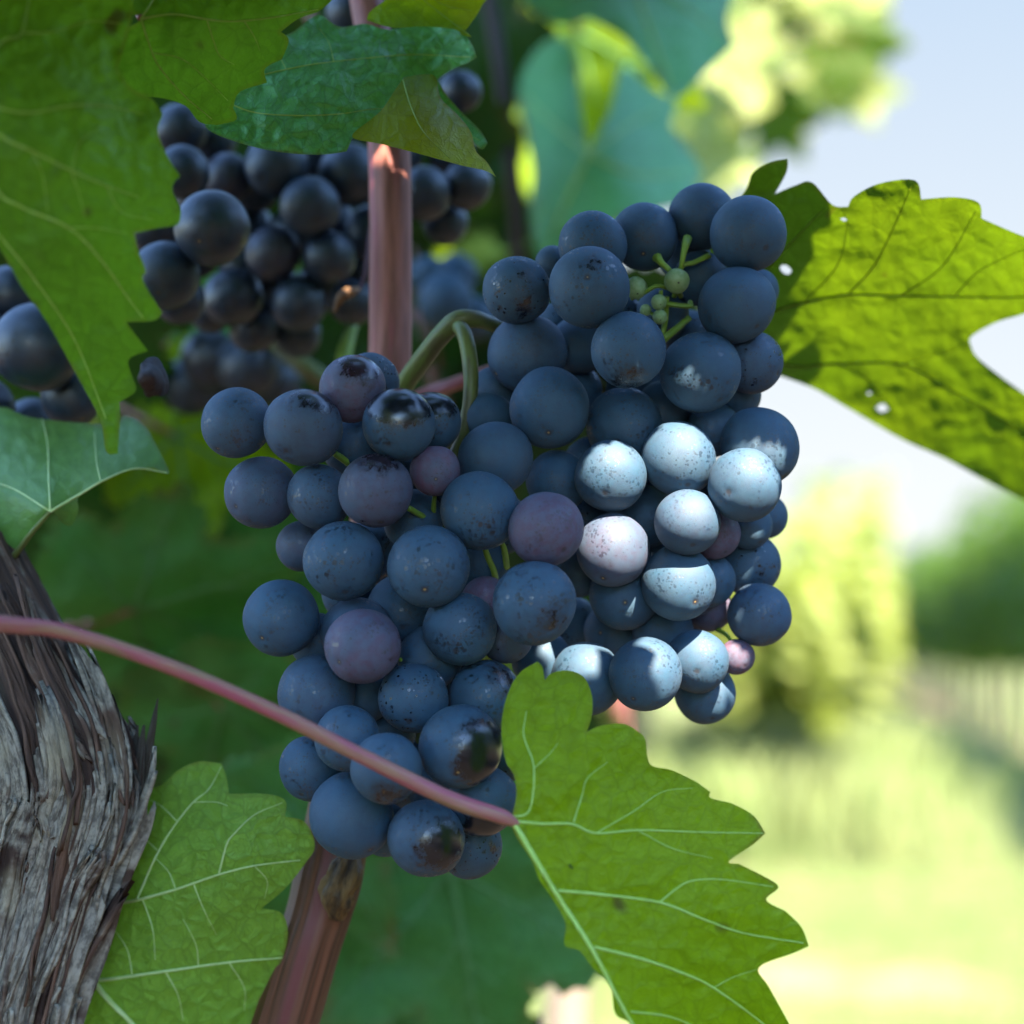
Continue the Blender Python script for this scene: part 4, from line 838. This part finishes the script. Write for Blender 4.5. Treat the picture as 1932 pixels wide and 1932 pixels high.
# upright splinters standing off the right side
for pts in ([(256,1570,.440,16),(266,1500,.440,15),(276,1450,.440,12),(284,1400,.440,8),(291,1360,.440,5),(298,1318,.440,1)], [(250,1540,.438,15),(260,1480,.438,12),(264,1440,.438,10),(268,1405,.439,7),(272,1368,.439,2)],
            [(252,1500,.441,10),(252,1450,.441,9),(256,1410,.441,7),(260,1368,.441,2)], [(240,1560,.438,12),(256,1500,.438,12),(262,1470,.438,9),(272,1430,.4385,2)], [(200,1300,.447,3),(222,1385,.446,3),(244,1398,.446,4),(256,1440,.445,4)]):
    o = tube('splinter', pts, BARK, trunk, n=24, seg=9, disp=lambda th, L, r: r * (1 + .4 * noise.noise(Vector((math.cos(th) * 3, math.sin(th) * 3, L * 40))))); o['silver'] = .5
for k, (x, y, r) in enumerate(((217,1345,8),(205,1352,7),(170,1848,9),(205,1530,8),(252,1570,9))):
    o = tube('bark_flake', [(x - r, y - r, .441, 2), (x, y, .439, r), (x + r * .6, y + r, .440, r * .8), (x + r, y + r * 2, .442, 2)], BARK, trunk, n=20, seg=14, disp=lump); o['silver'] = .6

# ------------------------------------------------------------------ leaves behind, blurred
BK = 'out of focus leaves behind the bunches'
back = [  # x, y, d, size, roll, pitch, yaw, variant, material, label
 (1090,60,.90,300,170,10,-20,2,LEAF_YELLOW,'blurred yellow-green leaf peeking between the two bluish leaves'),
 (900,330,.95,330,160,0,20,3,LEAF_FRONT,'blurred olive leaf right of the pink cane'),
 (900,480,1.0,260,200,-20,-10,4,LEAF_YELLOW,'blurred yellow leaf low between the pink cane and right bunch'),
 (830,700,.80,280,170,15,10,5,LEAF_BACK,'dim green leaf behind the bent bunch stem'),
 (330,820,.66,260,120,10,-10,6,LEAF_FRONT,'dull yellow-green leaf left of the front bunch'),
 (250,1150,.64,330,70,35,5,0,LEAF_DUSK,'dark green leaf behind the left part of the red stalk'),
 (420,1330,.66,330,150,35,-10,1,LEAF_DUSK,'dark leaf behind the middle of the red stalk'),
 (150,1020,.68,330,40,40,10,2,LEAF_BACK,'almost black leaf behind the top of the trunk'),
 (480,1120,.70,330,20,40,0,3,LEAF_DUSK,'dark leaf left of the front bunch at mid height'),
 (330,640,.68,260,60,20,10,4,LEAF_BLUE,'dim bluish leaf under the shaded bunch'),
 (560,640,.70,260,100,25,-10,5,LEAF_BACK,'dim leaf behind the slanting green stalk'),
 (850,1640,.62,430,170,-6,8,6,LEAF_DUSK,'broad blurred green leaf below the front bunch'),
 (640,1760,.64,380,200,-10,-10,0,LEAF_DUSK,'blurred green leaf right of the lower cane'),
 (980,1560,.66,300,190,0,25,1,LEAF_DUSK,'blurred green leaf between the front bunch and front leaf'),
 (760,1900,.66,300,150,-25,0,2,LEAF_DUSK,'blurred green leaf at the bottom edge right of the lower cane'),
 (600,1560,.60,300,200,0,10,5,LEAF_DUSK,'blurred leaf right behind the upper part of the lower cane'),
 (560,1480,.70,300,160,20,0,3,LEAF_BACK,'dim green leaf behind the tip of the pale veined leaf'),
 (120,200,.62,360,150,20,10,4,LEAF_BACK,'dark leaf behind the large hanging leaf'),
 (480,200,.72,330,170,25,0,5,LEAF_BACK,'dark leaf behind the shaded bunch'),
 (700,200,.74,330,150,25,0,6,LEAF_BACK,'dark leaf behind the top of the pink cane'),
 (560,420,.76,330,180,35,0,0,LEAF_BACK,'dark leaf deep behind the middle of the shaded bunch'),
 (120,560,.60,330,140,35,15,1,LEAF_BACK,'dark leaf behind the grapes at the left edge'),
 (960,200,.95,300,170,0,30,2,LEAF_FRONT,'blurred mid green leaf beside the dark brown shoot'),
 (820,40,.85,330,160,10,0,3,LEAF_BACK,'dark leaf behind the quilted leaf'),
 (700,1000,.72,400,180,30,0,4,LEAF_BACK,'dark leaf hidden behind the front bunch'),
 (900,900,.80,400,160,25,10,5,LEAF_BACK,'dark leaf between the front and right bunches'),
 (720,1400,.74,420,170,25,0,6,LEAF_BACK,'dark leaf behind the lower front bunch'),
 (60,1350,.72,360,120,35,0,0,LEAF_BACK,'dark leaf behind the shaggy trunk'),
 (300,980,.78,400,100,35,0,1,LEAF_BACK,'deep shaded leaf between the bluish folded leaf and front bunch'),
 (1100,650,.80,380,190,20,0,2,LEAF_BACK,'dark leaf behind the right bunch'),
 (1180,950,.82,330,200,15,5,3,LEAF_BACK,'dark leaf behind the sunlit grapes'),
]
for q in back: pix_leaf(q[0], q[1], q[2], q[3], q[4], q[5], q[6], q[7], q[8], q[9], BK, veins=q[8] is not LEAF_BACK, vmat=VEIN_DIM)
hero_leaf('large blurred bluish green leaf above the right bunch', [(985,140),(978,190),(988,240),(1006,320),(1000,400),(1014,486),(1060,497),(1130,440),(1200,402),(1292,382),(1324,322),(1300,280),(1264,236),(1276,190),(1225,165),(1175,120),(1150,210),(1110,285),(1095,190),(1085,100),(1050,70),(1010,95)],
    [(1110,290,.76),(985,200,.80),(1010,480,.76),(1200,400,.75),(1320,320,.79),(1270,190,.81),(1085,100,.80),(1175,120,.81),(1010,95,.81)],
    [([(1110,290),(1060,400),(1030,480)],4,1.5),([(1110,290),(1200,330),(1310,325)],4,1.5),([(1110,290),(1040,230),(990,180)],3,1.2),([(1110,290),(1180,240),(1260,195)],3,1.2)], LEAF_BLUE, (1110,290), vmat=VEIN_DARK, step=14, sharp=(2,5,8,10,12,17), seed=31, wob=.003, group=BK)
hero_leaf('blurred bluish green leaf at the top edge above the large bluish leaf', [(985,-60),(982,-10),(1010,28),(1060,46),(1112,34),(1180,74),(1228,132),(1262,182),(1290,178),(1335,132),(1386,84),(1372,30),(1400,-40),(1300,-120),(1200,-150),(1080,-120)],
    [(1190,-60,.74),(985,-20,.72),(1110,34,.71),(1270,180,.70),(1385,80,.73),(1330,-90,.77),(1230,60,.715)],
    [([(1190,-60),(1220,40),(1270,170)],4,1.5),([(1190,-60),(1300,20),(1375,80)],3,1.2),([(1190,-60),(1090,-10),(1010,20)],3,1.2)], LEAF_BLUE, (1190,-60), vmat=VEIN_DARK, step=14, sharp=(2,4,7,10,12), seed=32, wob=.003, group=BK)
# deeper filler leaves of the same hedge
fr = random.Random(5)
for i in range(46):
    x, y = fr.uniform(-150, 980), fr.uniform(-150, 1700)
    pix_leaf(x, y, fr.uniform(.82, 1.15), fr.uniform(260, 380), fr.uniform(120, 240), fr.uniform(10, 45), fr.uniform(-30, 30), i, LEAF_BACK, 'deep shaded leaf of the hedge in the gaps behind the bunches', 'deep shaded hedge leaves', petiole=False, veins=False)
# sunlit leaves of the same hedge further along
SL = 'sunlit blurred leaves at the upper right'
for i in range(95):
    t = fr.random(); d_ = fr.uniform(1.3, 2.6); x = 1262 + 390 * t + fr.gauss(0, 22); y = fr.uniform(-140, 370 - 250 * t)
    if (x > 1560 and y > 170) or fr.random() < .45 * t: continue
    pix_leaf(x, y, d_, fr.uniform(75, 120) * 1.6 / d_ * 1.2, fr.uniform(90, 270), fr.uniform(-55, 20), fr.uniform(-40, 40), i, LEAF_SUNNY if i % 3 else LEAF_SOAKED, 'bright sunlit blurred leaf of the shoots against the sky at the upper right', SL, veins=False)

for i in range(90):  # leaf wall added out of view to block fill light from the left
    loc = Vector((fr.uniform(-.62, -.26), fr.uniform(-.75, .22), fr.uniform(.55, 1.55)))
    c = CM.inverted() @ loc
    if -c.z > 0 and abs(c.x) < -c.z * .24 + .11: continue
    nrm = Vector((.8, fr.gauss(-.3, .4), fr.gauss(.4, .4))).normalized(); a = nrm.orthogonal().normalized(); a = Matrix.Rotation(fr.uniform(0, 6.28), 3, nrm) @ a
    gleaf(loc, fr.uniform(.06, .085), Matrix((a, nrm.cross(a), nrm)).transposed(), i, LEAF_BACK, 'unseen leaf added beside the viewpoint to block light from the left', 'unseen leaves added to block light from the left', petiole=False, veins=False)
# @SHADE_LEAVES
# ------------------------------------------------------------------ canopy leaves added out of view, placed to shape the sun patches
SHADE_LEAVES = [
 ((-0.0334,0.3088,1.1054),0.0652,[0.113,-0.342,-0.933,0.986,0.157,0.061],2),
 ((0.0744,0.2406,1.0832),0.0722,[0.663,-0.56,-0.497,0.57,0.808,-0.151],5),
 ((-0.0004,0.3532,1.1123),0.073,[0.781,-0.492,-0.384,0.564,0.294,0.772],6),
 ((-0.0749,0.3257,1.1162),0.0644,[-0.952,0.161,0.262,-0.134,-0.984,0.119],4),
 ((-0.0239,0.4457,1.1602),0.0738,[-0.19,0.671,0.717,-0.82,-0.51,0.259],4),
 ((0.0585,0.3941,1.1203),0.0562,[0.761,0.444,0.472,-0.626,0.694,0.357],4),
 ((-0.0404,0.3461,1.1182),0.0703,[0.72,0.578,0.384,-0.575,0.188,0.796],5),
 ((0.0447,0.278,1.0857),0.0577,[-0.753,0.367,0.546,-0.627,-0.652,-0.427],2),
 ((0.0668,0.6351,1.2619),0.0531,[-0.99,-0.139,0.039,0.077,-0.738,-0.671],4),
 ((-0.0447,0.2531,1.0638),0.0657,[0.185,-0.981,-0.053,0.98,0.188,-0.07],1),
 ((0.0247,0.69,1.2332),0.0543,[0.626,-0.114,-0.771,0.622,0.67,0.406],6),
 ((-0.0207,0.5414,1.1847),0.0589,[-0.324,0.749,0.578,-0.931,-0.143,-0.335],4),
 ((0.0747,0.4165,1.1746),0.0703,[-0.403,0.505,0.763,-0.889,-0.415,-0.194],4),
 ((0.0666,0.3522,1.1106),0.0251,[0.354,-0.384,-0.853,0.883,0.436,0.171],0),
 ((0.085,0.6585,1.2698),0.074,[-0.573,0.65,0.499,-0.818,-0.486,-0.307],4),
 ((-0.0308,0.5749,1.1757),0.0669,[0.252,-0.634,-0.731,0.911,0.41,-0.041],6),
 ((-0.0381,0.4862,1.1765),0.0593,[-0.405,0.54,0.738,-0.904,-0.36,-0.232],5),
 ((0.0089,0.7604,1.2374),0.055,[0.984,0.106,0.146,-0.167,0.225,0.96],6),
 ((0.0356,0.3565,1.0996),0.0231,[-0.355,-0.899,-0.257,0.827,-0.173,-0.535],2),
 ((0.0514,0.3746,1.1373),0.0567,[0.295,0.695,0.656,-0.889,-0.051,0.455],1),
 ((0.0044,0.4694,1.1822),0.0508,[-0.524,-0.722,-0.451,0.828,-0.308,-0.468],5),
 ((0.0212,0.3138,1.0811),0.0533,[0.277,0.81,0.517,-0.96,0.248,0.127],3),
 ((-0.0066,0.7469,1.2747),0.0712,[0.99,-0.123,-0.07,0.137,0.708,0.693],0),
 ((0.0902,0.3496,1.1019),0.0233,[-0.87,-0.296,0.394,0.077,-0.871,-0.486],6),
 ((-0.0587,0.6227,1.1905),0.0526,[0.808,0.565,0.167,-0.514,0.537,0.669],3),
 ((-0.009,0.2596,1.0722),0.0238,[0.962,0.024,-0.272,0.193,0.645,0.739],2),
 ((0.0338,0.6886,1.1967),0.0738,[-0.831,0.473,0.293,-0.52,-0.847,-0.108],2),
 ((-0.0833,0.5354,1.1624),0.0379,[-0.157,-0.778,-0.608,0.774,0.286,-0.565],3),
 ((0.0836,0.6715,1.2548),0.0691,[-0.886,-0.452,-0.106,0.393,-0.608,-0.69],0),
 ((-0.0402,0.3001,1.0687),0.0732,[-0.789,0.531,0.309,-0.604,-0.762,-0.233],6),
 ((0.1104,0.3255,1.0943),0.0241,[0.463,0.687,0.56,-0.87,0.231,0.436],4),
 ((0.0662,0.3643,1.1137),0.0373,[-0.87,0.474,0.139,-0.493,-0.823,-0.28],4),
 ((-0.0478,0.6282,1.2189),0.0633,[0.973,0.211,-0.092,-0.17,0.929,0.328],6),
 ((-0.0745,0.5416,1.1993),0.0383,[0.037,0.991,-0.132,-0.644,0.124,0.755],6),
 ((0.0406,0.5963,1.1632),0.0586,[-0.25,0.801,0.543,-0.875,-0.427,0.228],3),
 ((-0.1125,0.4802,1.1605),0.0517,[-0.147,-0.882,-0.447,0.896,0.073,-0.437],2),
 ((-0.0952,0.4215,1.1449),0.0544,[-0.713,-0.679,-0.173,0.664,-0.575,-0.478],1),
 ((-0.0489,0.3654,1.1073),0.0594,[0.841,0.54,0.001,-0.48,0.747,0.461],1),
 ((0.0535,0.7134,1.2434),0.0388,[0.505,0.856,0.107,-0.853,0.476,0.216],2),
 ((-0.0462,0.7584,1.2957),0.0428,[-0.63,-0.766,-0.124,0.739,-0.544,-0.396],0),
 ((0.0999,0.3474,1.0838),0.0242,[-0.73,0.527,0.436,-0.666,-0.402,-0.629],5),
 ((0.0227,0.3461,1.0994),0.0337,[0.04,-0.847,-0.53,0.998,0.062,-0.024],0),
 ((0.0628,0.3583,1.1071),0.0256,[-0.935,-0.348,-0.07,0.208,-0.378,-0.902],5),
 ((0.1273,0.324,1.0969),0.0413,[-0.372,0.763,0.528,-0.928,-0.319,-0.192],3),
 ((0.0551,0.3707,1.0966),0.0296,[-0.707,-0.707,-0.007,0.558,-0.552,-0.62],5),
 ((0.1064,0.3237,1.0792),0.0259,[0.412,0.862,0.296,-0.787,0.173,0.592],3),
 ((0.0251,0.3557,1.16),0.0403,[0.114,0.239,0.964,-0.748,0.659,-0.076],1),
 ((0.0253,0.3438,1.116),0.0355,[-0.39,-0.653,-0.649,0.906,-0.397,-0.146],1),
 ((0.0234,0.3517,1.1025),0.0363,[-0.142,-0.946,-0.292,0.799,0.064,-0.598],4),
 ((0.0378,0.3529,1.1153),0.0317,[-0.993,-0.072,-0.09,0.112,-0.789,-0.605],2),
 ((0.045,0.3622,1.0999),0.0254,[-0.489,-0.846,-0.213,0.79,-0.326,-0.519],3),
 ((-0.076,0.0228,1.5),0.0701,[-0.083,0.596,-0.799,-0.155,0.784,0.601],3),
 ((-0.1335,0.4298,1.261),0.0761,[-0.198,-0.879,-0.434,0.732,0.161,-0.662],3),
 ((-0.0913,0.3287,1.0946),0.0727,[-0.304,0.837,0.455,-0.951,-0.29,-0.102],0),
 ((-0.0221,0.309,1.3354),0.0651,[0.955,0.228,0.191,-0.294,0.815,0.5],3),
 ((0.1367,0.4484,1.4265),0.0627,[0.742,-0.154,-0.652,0.631,0.488,0.603],3),
 ((-0.1818,0.2666,1.1145),0.0704,[0.075,0.78,0.622,-0.751,-0.366,0.549],0),
 ((-0.0466,0.5015,1.6271),0.0621,[0.963,0.039,-0.267,-0.027,0.999,0.046],5),
 ((0.116,0.3833,1.2657),0.0723,[0.607,-0.576,-0.547,0.122,0.748,-0.653],0),
 ((-0.1442,0.4013,1.1969),0.0665,[0.476,0.878,0.053,-0.82,0.421,0.388],4),
 ((0.0137,0.1348,1.3071),0.0577,[-0.552,-0.768,-0.324,0.831,-0.472,-0.294],2),
 ((0.0273,0.3185,1.491),0.0691,[-0.884,-0.381,0.273,-0.066,-0.475,-0.877],6),
 ((-0.0587,0.2926,1.3351),0.0573,[0.265,0.924,-0.275,-0.959,0.283,0.028],1)]
for loc, size, ax, kk in SHADE_LEAVES:
    rot = Matrix((ax[0:3], ax[3:6], Vector(ax[0:3]).cross(Vector(ax[3:6])))).transposed()
    gleaf(Vector(loc), size, rot, kk, LEAF_BLOCKER, 'unseen canopy leaf added above the bunches to shade them around the sun patches', 'unseen canopy leaves added to shade the bunches', petiole=False, veins=False)
